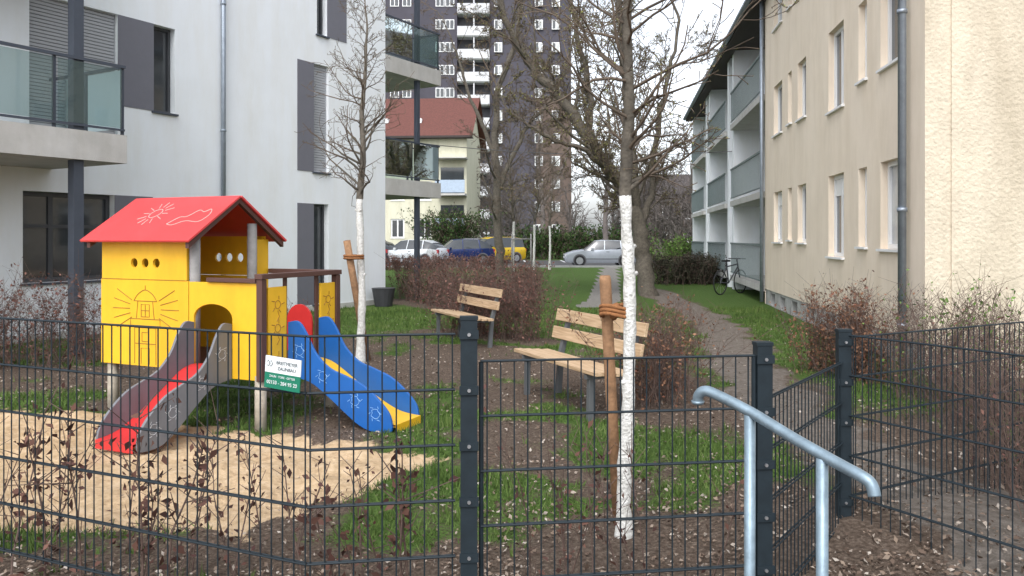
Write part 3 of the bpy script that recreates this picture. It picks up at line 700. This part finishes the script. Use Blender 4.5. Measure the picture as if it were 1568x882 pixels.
# ---------------------------------------------------------------- hedges / bushes
def hedge(name,line,width,h,nst,nleaf,ls,leaf,seed,twr=.003,dens_low=.1,hvar=.35,sub=4,lean=.25):
    rng=np.random.default_rng(seed); line=np.array(line,float); sl=np.linalg.norm(np.diff(line,axis=0),axis=1); cum=np.concatenate([[0],np.cumsum(sl)])
    t=rng.random(nst)*cum[-1]; ii=np.clip(np.searchsorted(cum,t)-1,0,len(line)-2); f=(t-cum[ii])/sl[ii]
    p=line[ii]+(line[ii+1]-line[ii])*f[:,None]; p=p+rng.normal(size=p.shape)*width*.33
    hh=h*(1-hvar*rng.random(nst)); z0=hgt(p[:,0],p[:,1]); P0=np.concatenate([p,z0[:,None]-.03],1)
    d=np.stack([rng.normal(size=nst)*lean,rng.normal(size=nst)*lean,np.ones(nst)],1)
    segs=[];cur=P0;ns=4
    for k in range(ns):
        d=d+rng.normal(size=d.shape)*.12; d[:,2]=1; nx_=cur+d*(hh/ns)[:,None]; ra=twr*(1.5-k/ns);rb=twr*(1.5-(k+1)/ns)
        segs.append(np.concatenate([cur,nx_,np.full((nst,1),ra),np.full((nst,1),rb)],1))
        for _ in range(sub):
            u=rng.random((nst,1)); b0=cur+(nx_-cur)*u; dd=rng.normal(size=(nst,3))*.55; dd[:,2]=np.abs(dd[:,2])*.8+.25
            b1=b0+dd*(hh*.24)[:,None]*rng.uniform(.5,1.2,(nst,1))
            if k>0 or rng.random()<dens_low+.4: segs.append(np.concatenate([b0,b1,np.full((nst,1),twr*.7),np.full((nst,1),twr*.35)],1))
        cur=nx_
    S=np.concatenate(segs); v,f=segmesh(S,3); parts=[(v,f,'hedgetwig',None)]
    if nleaf:
        k=rng.integers(0,len(S),nleaf); C=S[k,0:3]+(S[k,3:6]-S[k,0:3])*rng.random((nleaf,1))+rng.normal(size=(nleaf,3))*ls*.5
        v,f,t=leafmesh(C,ls*rng.uniform(.5,1.2,nleaf),rng); parts.append((v,f,leaf,t))
    return npmesh(name,parts)
hedge('beech_hedge',[(-1.05,13.4),(.40,12.2)],.65,1.15,230,3800,.05,'leafmauve',41,hvar=.5)
hedge('beech_hedge',[(-1.3,17),(.3,16.4)],.8,1.2,200,3400,.055,'leafmauve',42,hvar=.5)
hedge('beech_hedge',[(-3.0,21.5),(-.9,17.5)],.8,1.2,240,3800,.06,'leafmauve',43,.004,hvar=.5)
hedge('beech_hedge',[(1.22,7.35),(1.7,8.6)],.45,.97,180,1900,.042,'leafbrown',44,hvar=.5)
hedge('beech_hedge',[(-9.0,8.9),(-4.9,10.2)],.8,1.15,360,5200,.05,'leafmauve',45,hvar=.45)
hedge('beech_hedge',[(-3.3,11.8),(-4.6,11.2)],.6,.7,100,900,.05,'leafmauve',46)
hedge('beech_hedge',[(3.7,9.6),(3.9,8.6)],.45,1.05,180,4200,.045,'leafbrown',47,hvar=.5)
hedge('bare_hedge',[(4.3,8.4),(3.7,6.2),(3.15,4.6)],.6,1.12,220,600,.035,'leafmauve',48,.0028,hvar=.5)
hedge('bare_hedge',[(2.85,4.7),(2.7,3.5)],.4,.95,70,160,.03,'leafmauve',49,.0022)
hedge('spring_shrub',[(4.0,7.9),(4.55,7.0)],.5,1.2,70,900,.045,'brightgreen',50,.003)
hedge('beech_hedge',[(.3,19),(.5,25)],.6,.9,180,2400,.06,'leafmauve',51,.004,hvar=.5)
hedge('beech_sapling',[(-3.4,4.0),(-2.1,3.55),(-.75,3.05),(-.3,3.15)],.16,.95,12,620,.050,'leafdark',52,.005,lean=.07)
hedge('beech_sapling',[(-2.9,4.15),(-.5,3.5)],.3,.75,16,400,.042,'leafdark',53,.0038,lean=.13)
hedge('beech_sapling',[(.1,3.35),(.9,3.5)],.2,.8,9,170,.040,'leafdark',54,.0032,lean=.12)
hedge('evergreen_hedge',[(8.3,41.5),(11.5,41.8)],1.3,1.65,160,12000,.12,'brightgreen',55,.01)
hedge('dark_shrub',[(5.0,27.5),(7.3,28.5)],1.4,1.05,200,11000,.09,'darkshrub',56,.008)
hedge('evergreen_shrub',[(-5.2,56.5),(-3.2,56.6)],1.5,3.6,120,9000,.2,'evergreen',58,.015)
hedge('evergreen_shrub',[(1,60),(10,61)],2,2.4,200,9000,.25,'evergreen',59,.015)
hedge('beech_hedge',[(-8,40),(-.5,40)],1,.75,260,6000,.10,'leafmauve',60,.008)

# ---------------------------------------------------------------- playhouse
Pl=empty('playhouse',(-3.78,7.33,0),math.atan2(-.406,.914))
def cat(pts,n=6,closed=False):
    P=[Vector(p) for p in pts]; out=[]; K=len(P)
    rngi=range(K if closed else K-1)
    for i in rngi:
        g=(lambda q:P[q%K]) if closed else (lambda q:P[max(0,min(K-1,q))])
        a,b_,c_,d_=g(i-1),g(i),g(i+1),g(i+2)
        for j in range(n):
            t=j/n; out.append(.5*((2*b_)+(-a+c_)*t+(2*a-5*b_+4*c_-d_)*t*t+(-a+3*b_-3*c_+d_)*t**3))
    if not closed: out.append(P[-1])
    return out
def holed(mb,x0,x1,z0,z1,y,th,holes,r,k):
    xs=[x0]; n=16
    zc=holes[0][1]; h=r*1.35
    for (hx,_) in holes: xs+= [hx-h,hx+h]
    xs.append(x1)
    for yy_ in (y,y+th):
        mb.quad((x0,yy_,z0),(x1,yy_,z0),(x1,yy_,zc-h),(x0,yy_,zc-h),k); mb.quad((x0,yy_,zc+h),(x1,yy_,zc+h),(x1,yy_,z1),(x0,yy_,z1),k)
        for i in range(0,len(xs),2): mb.quad((xs[i],yy_,zc-h),(xs[i+1],yy_,zc-h),(xs[i+1],yy_,zc+h),(xs[i],yy_,zc+h),k)
        for (hx,_) in holes:
            for j in range(n):
                def sq(t):
                    c_,s_=math.cos(t),math.sin(t); m_=max(abs(c_),abs(s_)); return (hx+c_/m_*h,zc+s_/m_*h)
                t0=2*math.pi*j/n;t1=2*math.pi*(j+1)/n; a=sq(t0);b_=sq(t1)
                mb.quad((a[0],yy_,a[1]),(b_[0],yy_,b_[1]),(hx+r*math.cos(t1),yy_,zc+r*math.sin(t1)),(hx+r*math.cos(t0),yy_,zc+r*math.sin(t0)),k)
    for (hx,_) in holes:
        for j in range(n):
            t0=2*math.pi*j/n;t1=2*math.pi*(j+1)/n
            mb.quad((hx+r*math.cos(t0),y,zc+r*math.sin(t0)),(hx+r*math.cos(t1),y,zc+r*math.sin(t1)),(hx+r*math.cos(t1),y+th,zc+r*math.sin(t1)),(hx+r*math.cos(t0),y+th,zc+r*math.sin(t0)),k)
    mb.quad((x0,y,z1),(x1,y,z1),(x1,y+th,z1),(x0,y+th,z1),k);mb.quad((x0,y,z0),(x1,y,z0),(x1,y+th,z0),(x0,y+th,z0),k)
    mb.quad((x0,y,z0),(x0,y+th,z0),(x0,y+th,z1),(x0,y,z1),k);mb.quad((x1,y,z0),(x1,y+th,z0),(x1,y+th,z1),(x1,y,z1),k)
mb=MB()
holed(mb,.01,1.05,1.215,1.60,0,.025,[(.42,1.36),(.555,1.36),(.69,1.36)],.042,'yellow')
mb.box(0,1.07,-.002,.025,.44,1.21,'yellow')
holed(mb,.01,1.05,1.215,1.60,.975,.025,[(.46,1.39),(.60,1.39),(.74,1.39)],.045,'yellow')
mb.box(0,1.07,.975,1.0,.44,1.21,'yellow')
mb.box(-.002,.023,.027,.973,.44,1.205,'yellow')
mb.box(-.002,.023,.027,.973,1.21,1.58,'yellow')
mb.prism([(.0,1.585),(1.0,1.585),(.5,1.92)],lambda u,v,w:(0+w,u,v),.02,'yellow')
mb.prism([(.84,.44),(1.0,.44),(1.0,1.57),(.84,1.57)],lambda u,v,w:(1.06+w,u,v),.02,'yellow')
poly=[(1.08,.40),(1.135,.40),(1.135,.86)]
for j in range(0,13):
    t=math.pi*(1-j/12); poly.append((1.35+.215*math.cos(t),.90+.12*math.sin(t)))
poly+= [(1.565,.86),(1.565,.40),(1.85,.40),(1.85,1.205),(1.08,1.205)]
mb.prism(poly,lambda u,v,w:(u,-.003+w,v),.026,'yellow')
mb.box(1.862,1.886,.07,.30,.42,1.17,'yellow'); mb.box(1.862,1.886,.77,.98,.46,1.17,'yellow')
mb.build('yellow_panels',Pl,bevel=.003)
mb=MB(); mb.box(.03,1.85,.03,.97,.44,.48,'brownrail')
mb.box(1.845,1.905,-.03,.03,.40,1.24,'brownrail'); mb.box(1.845,1.905,.98,1.04,.40,1.24,'brownrail'); mb.box(1.835,1.915,-.04,1.05,1.242,1.285,'brownrail')
mb.box(1.10,1.834,.97,1.03,1.242,1.285,'brownrail'); mb.box(1.84,1.86,.30,.34,.45,1.24,'brownrail'); mb.box(1.84,1.86,.73,.77,.45,1.24,'brownrail')
mb.box(1.30,1.834,-.03,.02,1.21,1.245,'brownrail')
mb.build('rails',Pl,bevel=.004)
mb=MB()
for (x_,y_) in ((1.10,.045),(1.10,.75)): mb.tube([(x_,y_,.46),(x_,y_,1.62 if y_<.5 else 1.72)],.045,'post',14)
for (x_,y_) in ((.06,.06),(.06,.94)): mb.tube([(x_,y_,.46),(x_,y_,1.6)],.04,'post',14)
mb.build('posts',Pl,True)
mb=MB()
for (x_,y_) in ((.08,.06),(.08,.95),(1.84,.03),(1.84,.97),(1.08,.96)): mb.tube([(x_,y_,-.1),(x_,y_,.44)],[.05,.047],'legwood',14)
mb.build('legs',Pl,True)
mb=MB()
x0,x1=-.12,1.20; ez,rz_=1.545,1.955; ey=-.12
for sgn in (0,1):
    y_e=ey if sgn==0 else 1-ey
    n_=Vector((0,-(rz_-ez) if sgn==0 else (rz_-ez),(.5-ey))).normalized()*.022
    a=[(x0,y_e,ez),(x1,y_e,ez),(x1,.5,rz_),(x0,.5,rz_)]
    vs=a+[tuple(Vector(p)+n_) for p in a]
    mb.add(vs,[(3,2,1,0),(4,5,6,7),(0,1,5,4),(1,2,6,5),(2,3,7,6),(3,0,4,7)],'redroof')
mb.build('roof',Pl,bevel=.004)
mb=MB()
for sgn in (0,1):
    y_e=ey+.02 if sgn==0 else 1-ey-.02
    for xb in (1.14,-.06):
        mb.add([(xb,y_e,ez-.05),(xb+.04,y_e,ez-.05),(xb+.04,.5,rz_-.05),(xb,.5,rz_-.05),(xb,y_e,ez-.002),(xb+.04,y_e,ez-.002),(xb+.04,.5,rz_-.006),(xb,.5,rz_-.006)],[(0,1,2,3),(4,5,6,7),(0,1,5,4),(1,2,6,5),(2,3,7,6),(3,0,4,7)],'brownrail')
mb.build('roof_beams',Pl)
mb=MB(); F_=lambda u,v:(u,-.003,v); 
def ln(pts,k='engr',r=.004,f=F_): mb.tube([f(*p) for p in pts],r,k,5)
cx=.56
ln([(cx-.13,.46),(cx-.13,.78),(cx+.13,.78),(cx+.13,.46)]); ln([(cx-.18,.80),(cx+.18,.80),(cx+.18,.86),(cx-.18,.86),(cx-.18,.80)]); ln([(cx-.11,.86),(cx-.09,1.02),(cx+.09,1.02),(cx+.11,.86)])
ln([tuple(p[:2]) for p in cat([(cx-.14,1.02,0),(cx-.09,1.08,0),(cx,1.12,0),(cx+.09,1.08,0),(cx+.14,1.02,0)],4)]+[(cx-.14,1.02)]); ln([(cx-.05,.88),(cx-.05,.99),(cx+.05,.99),(cx+.05,.88),(cx-.05,.88)])
ln([(cx-.05,.46),(cx-.05,.60),(cx+.05,.60),(cx+.05,.46)]); ln([(cx-.04,.66),(cx-.04,.74),(cx+.04,.74),(cx+.04,.66),(cx-.04,.66)]); ln([(cx-.13,.64),(cx+.13,.64)])
ln([(cx,.88),(cx,.99)]); ln([(cx-.05,.935),(cx+.05,.935)]); ln([(cx,1.12),(cx,1.16)])
for sg in (-1,1):
    for an in (-.5,-.25,0,.25,.5):
        ln([(cx+sg*.19*math.cos(an),.95+.16*math.sin(an)),(cx+sg*.40*math.cos(an),.95+.36*math.sin(an))])
ln([(.01,1.212),(1.06,1.212)],r=.003)
for zc in (.55,.82,1.02):
    for yy_ in (.185,.875):
        f2=lambda u,v,yc=yy_,z0=zc:(1.887,yc+u,z0+v)
        ln([(.035*math.cos(t*.7),.035*math.sin(t*.7)) for t in range(10)],f=f2,r=.0035)
        for q in range(5): ln([(.045*math.cos(q*1.257),.045*math.sin(q*1.257)),(.085*math.cos(q*1.257+.15),.075*math.sin(q*1.257+.15))],f=f2,r=.0035)
        ln([(0,-.05),(.02,-.1),(-.01,-.14)],f=f2,r=.0035)
k_=(rz_-ez)/(.5-ey); nn=Vector((0,-k_,1)).normalized()*.023
def RF(u,v):
    p=Vector((u,ey+v*(.5-ey),ez+v*(rz_-ez)))+nn; return tuple(p)
ln([(.42+.06*math.cos(t*.4),.6+.10*math.sin(t*.4)) for t in range(17)],'engrw',.0028,RF)
for q in range(12):
    a=q*.5236; ln([(.42+.08*math.cos(a),.6+.14*math.sin(a)),(.42+(.15+.02*(q%2))*math.cos(a),.6+.26*math.sin(a))],'engrw',.0028,RF)
ln([tuple(p[:2]) for p in cat([(.72,.35,0),(.78,.5,0),(.86,.52,0),(.92,.66,0),(1.0,.62,0),(1.05,.68,0),(1.1,.55,0),(1.06,.4,0),(.9,.42,0),(.8,.33,0),(.72,.35,0)],5)],'engrw',.0028,RF)
mb.build('engraved_drawings',Pl)
def slide(pref,org,ax,lat,kb,kc,Ln,kl):
    fn=lambda u,v,w:(org[0]+ax[0]*u+lat[0]*w,org[1]+ax[1]*u+lat[1]*w,v)
    top=cat([(0,.86,0),(.10,.87,0),(.18,.78,0),(.27,.62,0),(.40,.50,0),(.56,.44,0),(.72,.38,0),(.86,.28,0),(.97,.16,0),(1.0,.05,0)],5)
    bot=cat([(1.0,.05,0),(.97,.005,0),(.80,.005,0),(.68,.05,0),(.55,.14,0),(.40,.25,0),(.22,.36,0),(.0,.40,0)],5)
    poly=[(p.x*Ln,p.y) for p in top]+[(p.x*Ln,p.y) for p in bot[1:]]
    mb=MB()
    for w0 in (0,.42): mb.prism(poly,lambda u,v,w,w0=w0:fn(u,v,w0+w),.025,kb)
    mb.build(pref+'_side_boards',Pl,bevel=.004)
    ch=cat([(-.05,.50,0),(.05,.50,0),(.18,.46,0),(.4,.32,0),(.6,.20,0),(.78,.11,0),(.9,.08,0),(1.02,.07,0)],5)
    mb=MB()
    for i in range(len(ch)-1):
        a=ch[i];b_=ch[i+1]
        mb.quad(fn(a.x*Ln,a.y,.027),fn(b_.x*Ln,b_.y,.027),fn(b_.x*Ln,b_.y,.418),fn(a.x*Ln,a.y,.418),kc)
        mb.quad(fn(a.x*Ln,a.y-.02,.027),fn(b_.x*Ln,b_.y-.02,.027),fn(b_.x*Ln,b_.y-.02,.418),fn(a.x*Ln,a.y-.02,.418),kc)
    e=ch[-1]; mb.quad(fn(e.x*Ln,e.y,.027),fn(e.x*Ln,e.y-.065,.027),fn(e.x*Ln,e.y-.065,.418),fn(e.x*Ln,e.y,.418),kc)
    mb.build(pref+'_chute',Pl,True)
    mb=MB()
    for w0 in (-.001,.446):
        for (cu,cv) in ((.12,.62),(.35,.42),(.66,.24),(.85,.15)):
            pts=[(cu*Ln+.04*math.cos(t*.6)*(1+.3*math.cos(t*3)),cv+.04*math.sin(t*.6)) for t in range(12)]
            mb.tube([fn(u,v,w0) for u,v in pts],.0022,kl,5)
            for q in range(6): mb.tube([fn(cu*Ln+.05*math.cos(q),cv+.05*math.sin(q),w0),fn(cu*Ln+.075*math.cos(q+.3),cv+.065*math.sin(q+.3),w0)],.0022,kl,5)
    mb.build(pref+'_flower_engravings',Pl)
slide('red_slide',(1.12,-.005),(0,-1),(1,0),'greyb','red',.95,'engrg')
slide('blue_slide',(1.89,.31),(1,0),(0,1),'blue','yellow',1.05,'engrb')
mb=MB(); pp=[(0,0),(.30,0)]+[(.15+.15*math.cos(t*math.pi/10),.28+.17*math.sin(t*math.pi/10)) for t in range(11)]
mb.prism(pp,lambda u,v,w:(1.32+u,.98+w,.50+v),.02,'red'); mb.build('red_panel',Pl)

# ---------------------------------------------------------------- benches
def bench(cx,cy):
    R=empty('park_bench',(cx,cy,hz(cx,cy)),math.atan2(-.91,.415)); Lb=1.65; mb=MB()
    for i in range(4): 
        y_=.02+i*.104; z_=.445-.008*i; mb.box(0,Lb,y_,y_+.082,z_-.035,z_,'bench')
    mb.build('seat_slats',R,bevel=.005); mb=MB()
    for i,(y_,z_) in enumerate(((.455,.60),(.50,.78))):
        mb.add([(0,y_,z_-.06),(Lb,y_,z_-.06),(Lb,y_+.035,z_-.065),(0,y_+.035,z_-.065),(0,y_+.025,z_+.06),(Lb,y_+.025,z_+.06),(Lb,y_+.058,z_+.055),(0,y_+.058,z_+.055)],[(0,1,2,3),(4,5,6,7),(0,1,5,4),(1,2,6,5),(2,3,7,6),(3,0,4,7)],'bench')
    mb.build('backrest_slats',R,bevel=.006); mb=MB()
    for x_ in (.17,Lb-.22):
        f=lambda u,v,w,x_=x_:(x_+w,u,v)
        mb.prism([(.05,-.05),(.10,-.05),(.11,.40),(.06,.40)],f,.05,'steelpow'); mb.prism([(.40,-.05),(.46,-.05),(.49,.38),(.60,.82),(.56,.82),(.44,.40)],f,.05,'steelpow')
        mb.prism([(.03,.36),(.43,.35),(.43,.385),(.03,.40)],lambda u,v,w,x_=x_:(x_+w+.002,u,v),.046,'steelpow')
    mb.build('steel_legs',R,bevel=.003)
bench(.0,8.18); bench(-1.32,12.75)

# ---------------------------------------------------------------- fence
def mat_panel(mb,p0,p1,ztop,zbot,over=.0):
    p0=Vector((*p0,0));p1=Vector((*p1,0)); d=p1-p0; L_=d.length; d.normalize(); nn=Vector((-d.y,d.x,0))
    n=int(L_/.05); o=(L_-n*.05)/2
    for i in range(n+1):
        q=p0+d*(o+.05*i); mb.tube([q+Vector((0,0,zbot-.02)),q+Vector((0,0,ztop+over))],.0029,'anth',5)
    z=ztop
    while z>zbot-.01:
        for s_ in (-1,1): mb.tube([p0+nn*.007*s_+Vector((0,0,z)),p1+nn*.007*s_+Vector((0,0,z))],.0038,'anth',5)
        z-=.2
def fpost(mb,x,y,ztop,ang,zb=-.1,w=.030,bolts=True,side=-1):
    c,s_=math.cos(ang),math.sin(ang)
    def R_(u,v,z): return (x+u*c-v*s_,y+u*s_+v*c,z)
    h=.022
    vs=[R_(u,v,z) for z in (zb,ztop) for v in(-h,h) for u in(-w,w)]
    mb.add(vs,[(0,2,3,1),(4,5,7,6),(0,1,5,4),(2,6,7,3),(0,4,6,2),(1,3,7,5)],'anth')
    vs=[R_(u*1.1,v*1.1,z) for z in (ztop+.001,ztop+.014) for v in(-h,h) for u in(-w,w)]
    mb.add(vs,[(0,2,3,1),(4,5,7,6),(0,1,5,4),(2,6,7,3),(0,4,6,2),(1,3,7,5)],'anth')
    if bolts:
        z=ztop-.05
        while z>.1:
            vs=[R_(u,v,zz_) for zz_ in (z-.016,z+.016) for v in(-h-.008,-h-.001) for u in(-w*1.15,w*1.15)]
            mb.add(vs,[(0,2,3,1),(4,5,7,6),(0,1,5,4),(2,6,7,3),(0,4,6,2),(1,3,7,5)],'anth')
            mb.tube([R_(0,-h-.008,z),R_(0,-h-.014,z)],.0065,'bolt',8); z-=.2
FZ=1.58-.345
Fn=empty('mesh_fence'); mb=MB()
A0=(-3.9,4.18);K0=(-.72,2.80);P1=(-.175,2.875)
mat_panel(mb,K0,A0,FZ,.235); mat_panel(mb,K0,(P1[0]-.03,P1[1]),FZ,.235); mb.build('left_mats',Fn)
mb=MB(); fpost(mb,-.156,2.88,FZ+.05,.08); fpost(mb,-4.0,4.22,FZ+.05,-.4); mb.build('left_posts',Fn)
Fn=empty('garden_gate'); mb=MB(); mat_panel(mb,(-.115,2.90),(.925,3.04),1.58-.447,.135,.0)
mb.build('gate_mat',Fn); mb=MB()
for (x_,y_) in ((-.112,2.902),(.922,3.038)): mb.tube([(x_,y_,.1),(x_,y_,1.58-.45)],.009,'anth',8)
mb.build('gate_stiles',Fn)
Fn=empty('mesh_fence'); mb=MB(); fpost(mb,.96,3.05,1.58-.41,.13); fpost(mb,1.665,4.0,1.58-.469,.0,w=.032)
fpost(mb,2.9,2.0,1.58-.469,-.7); mb.build('right_posts',Fn)
mb=MB(); mat_panel(mb,(.985,3.08),(1.64,3.97),1.58-.62,.13); mat_panel(mb,(1.69,3.98),(2.88,2.03),1.58-.485,.1)
mat_panel(mb,(1.70,4.02),(4.6,5.6),1.58-.5,.1); mb.build('right_mats',Fn)
Sg=empty('fence_sign'); d=(Vector((*A0,0))-Vector((*K0,0))).normalized(); q=Vector((*K0,0))+d*.095
ang=math.atan2(-d.y,-d.x); Sg.location=(q.x+.006*math.sin(ang),q.y-.02,1.58-.478); Sg.rotation_euler=(0,math.radians(4),ang)
mb=MB(); mb.box(-.078,.078,-.004,0,-.002,.056,'signwhite'); mb.box(-.078,.078,-.004,0,-.058,-.003,'signgreen'); mb.build('panel',Sg)
def txt(s_,x_,z_,size,k,al='CENTER'):
    c_=bpy.data.curves.new('lettering','FONT'); c_.body=s_; c_.size=size; c_.align_x=al; c_.extrude=.0004
    c_.materials.append(M[k]); o=bpy.data.objects.new('lettering',c_); o.location=(x_,-.0052,z_); o.rotation_euler=(math.pi/2,0,0); link(o,Sg)
txt('BREITMEYER',.018,.030,.017,'ink'); txt('ZAUNBAU',.018,.010,.017,'ink'); txt('ZAUN · TORE · GITTER',0,-.018,.011,'signwhite'); txt('02133 - 284 95 20',0,-.042,.018,'signwhite')
mb=MB()
for s_ in (-1,1): mb.tube([(-.058+s_*.006+.008*math.cos(t*math.pi/2),-.0055,.030+.011*math.sin(t*math.pi/2)) for t in range(5)],.0009,'ink',4)
mb.build('logo',Sg)
# handrail
Hr=empty('handrail'); mb=MB()
rail=cat([(.588,2.52,1.062),(.590,2.515,1.085),(.606,2.50,1.101),(.637,2.47,1.094),(.72,2.38,1.057),(.80,2.27,1.012),(.88,2.15,.972),(.918,2.09,.955),(.934,2.07,.940),(.938,2.06,.912)],6)
mb.tube(rail,.0165,'galv',14); mb.tube([rail[0]+Vector((0,0,.004)),rail[0]-Vector((0,0,.006))],[.021,.018],'galv',14); mb.build('rail',Hr,True)
mb=MB(); mb.tube([(.714,2.39,1.05),(.712,2.39,-.3)],.0165,'galv',14); mb.tube([(.853,2.19,.975),(.853,2.19,-.3)],.0165,'galv',14)
mb.build('posts',Hr,True)
# bicycle
Bk=empty('bicycle',(6.2,22.6,0),.75); mb=MB()
for wx in (-.52,.52):
    mb.tube([(wx+.33*math.cos(t*math.pi/14),0,.34+.33*math.sin(t*math.pi/14)) for t in range(29)],.02,'tyre',6,False)
    for q_ in range(8): mb.tube([(wx,0,.34),(wx+.32*math.cos(q_*.785),0,.34+.32*math.sin(q_*.785))],.003,'bolt',3)
for a,b_ in (((-.52,0,.34),(-.1,0,.32)),((-.52,0,.34),(-.2,0,.78)),((-.1,0,.32),(-.22,0,.92)),((-.1,0,.32),(.36,0,.75)),((-.19,0,.78),(.34,0,.84)),((.52,0,.34),(.33,0,.98))): mb.tube([a,b_],.02,'frame_dark',6)
mb.tube([(.33,-.27,1.0),(.36,0,1.0),(.33,.27,1.0)],.015,'frame_dark',6); mb.box(-.36,-.10,-.06,.06,.92,.97,'tyre'); mb.build('bicycle_parts',Bk)
for (x_,y_) in ((-3.0,18.6),):
    Q=empty('planter',(x_,y_,0)); mb=MB(); mb.tube([(0,0,0),(0,0,.4),(0,0,.42)],[.2,.27,.28],'plastic',16); mb.build('pot',Q); 

# ---------------------------------------------------------------- light, world, camera
w=bpy.data.worlds.new('World'); sc.world=w; w.use_nodes=True; nt=w.node_tree; N=nt.nodes; L=nt.links
bg=N['Background']; sk=N.new('ShaderNodeTexSky'); sk.sky_type='NISHITA'; sk.sun_disc=False; sk.sun_elevation=math.radians(50); sk.sun_rotation=math.radians(196)
sk.dust_density=3; sk.air_density=1
hs=N.new('ShaderNodeHueSaturation'); hs.inputs['Saturation'].default_value=.2; hs.inputs['Value'].default_value=2.4
tc=N.new('ShaderNodeTexCoord'); nn_=N.new('ShaderNodeTexNoise'); nn_.inputs['Scale'].default_value=2.5; nn_.inputs['Detail'].default_value=5
L.new(tc.outputs['Generated'],nn_.inputs['Vector']); rp=N.new('ShaderNodeValToRGB'); rp.color_ramp.elements[0].color=(.84,.87,.91,1); rp.color_ramp.elements[1].color=(1.05,1.06,1.08,1)
rp.color_ramp.elements[0].position=.35; rp.color_ramp.elements[1].position=.65
L.new(nn_.outputs['Fac'],rp.inputs[0]); mx=N.new('ShaderNodeMixRGB'); mx.blend_type='MULTIPLY'; mx.inputs[0].default_value=1
L.new(sk.outputs[0],hs.inputs['Color']); L.new(hs.outputs[0],mx.inputs[1]); L.new(rp.outputs[0],mx.inputs[2]); L.new(mx.outputs[0],bg.inputs[0]); bg.inputs[1].default_value=.15
sl=bpy.data.lights.new('sun','SUN'); sl.energy=.8; sl.angle=math.radians(22); sl.color=(1,.985,.96); so=bpy.data.objects.new('sun',sl); link(so)
az=math.radians(196); el=math.radians(50)
dv=Vector((math.sin(az)*math.cos(el),math.cos(az)*math.cos(el),math.sin(el))); so.rotation_euler=dv.to_track_quat('Z','Y').to_euler()
cam=bpy.data.cameras.new('camera'); co=bpy.data.objects.new('camera',cam); link(co); co.location=(0,0,1.58); co.rotation_euler=(math.pi/2,0,0)
cam.sensor_width=36; cam.lens=28.0; cam.shift_y=-.0485; cam.clip_end=2000; cam.clip_start=.05; sc.camera=co
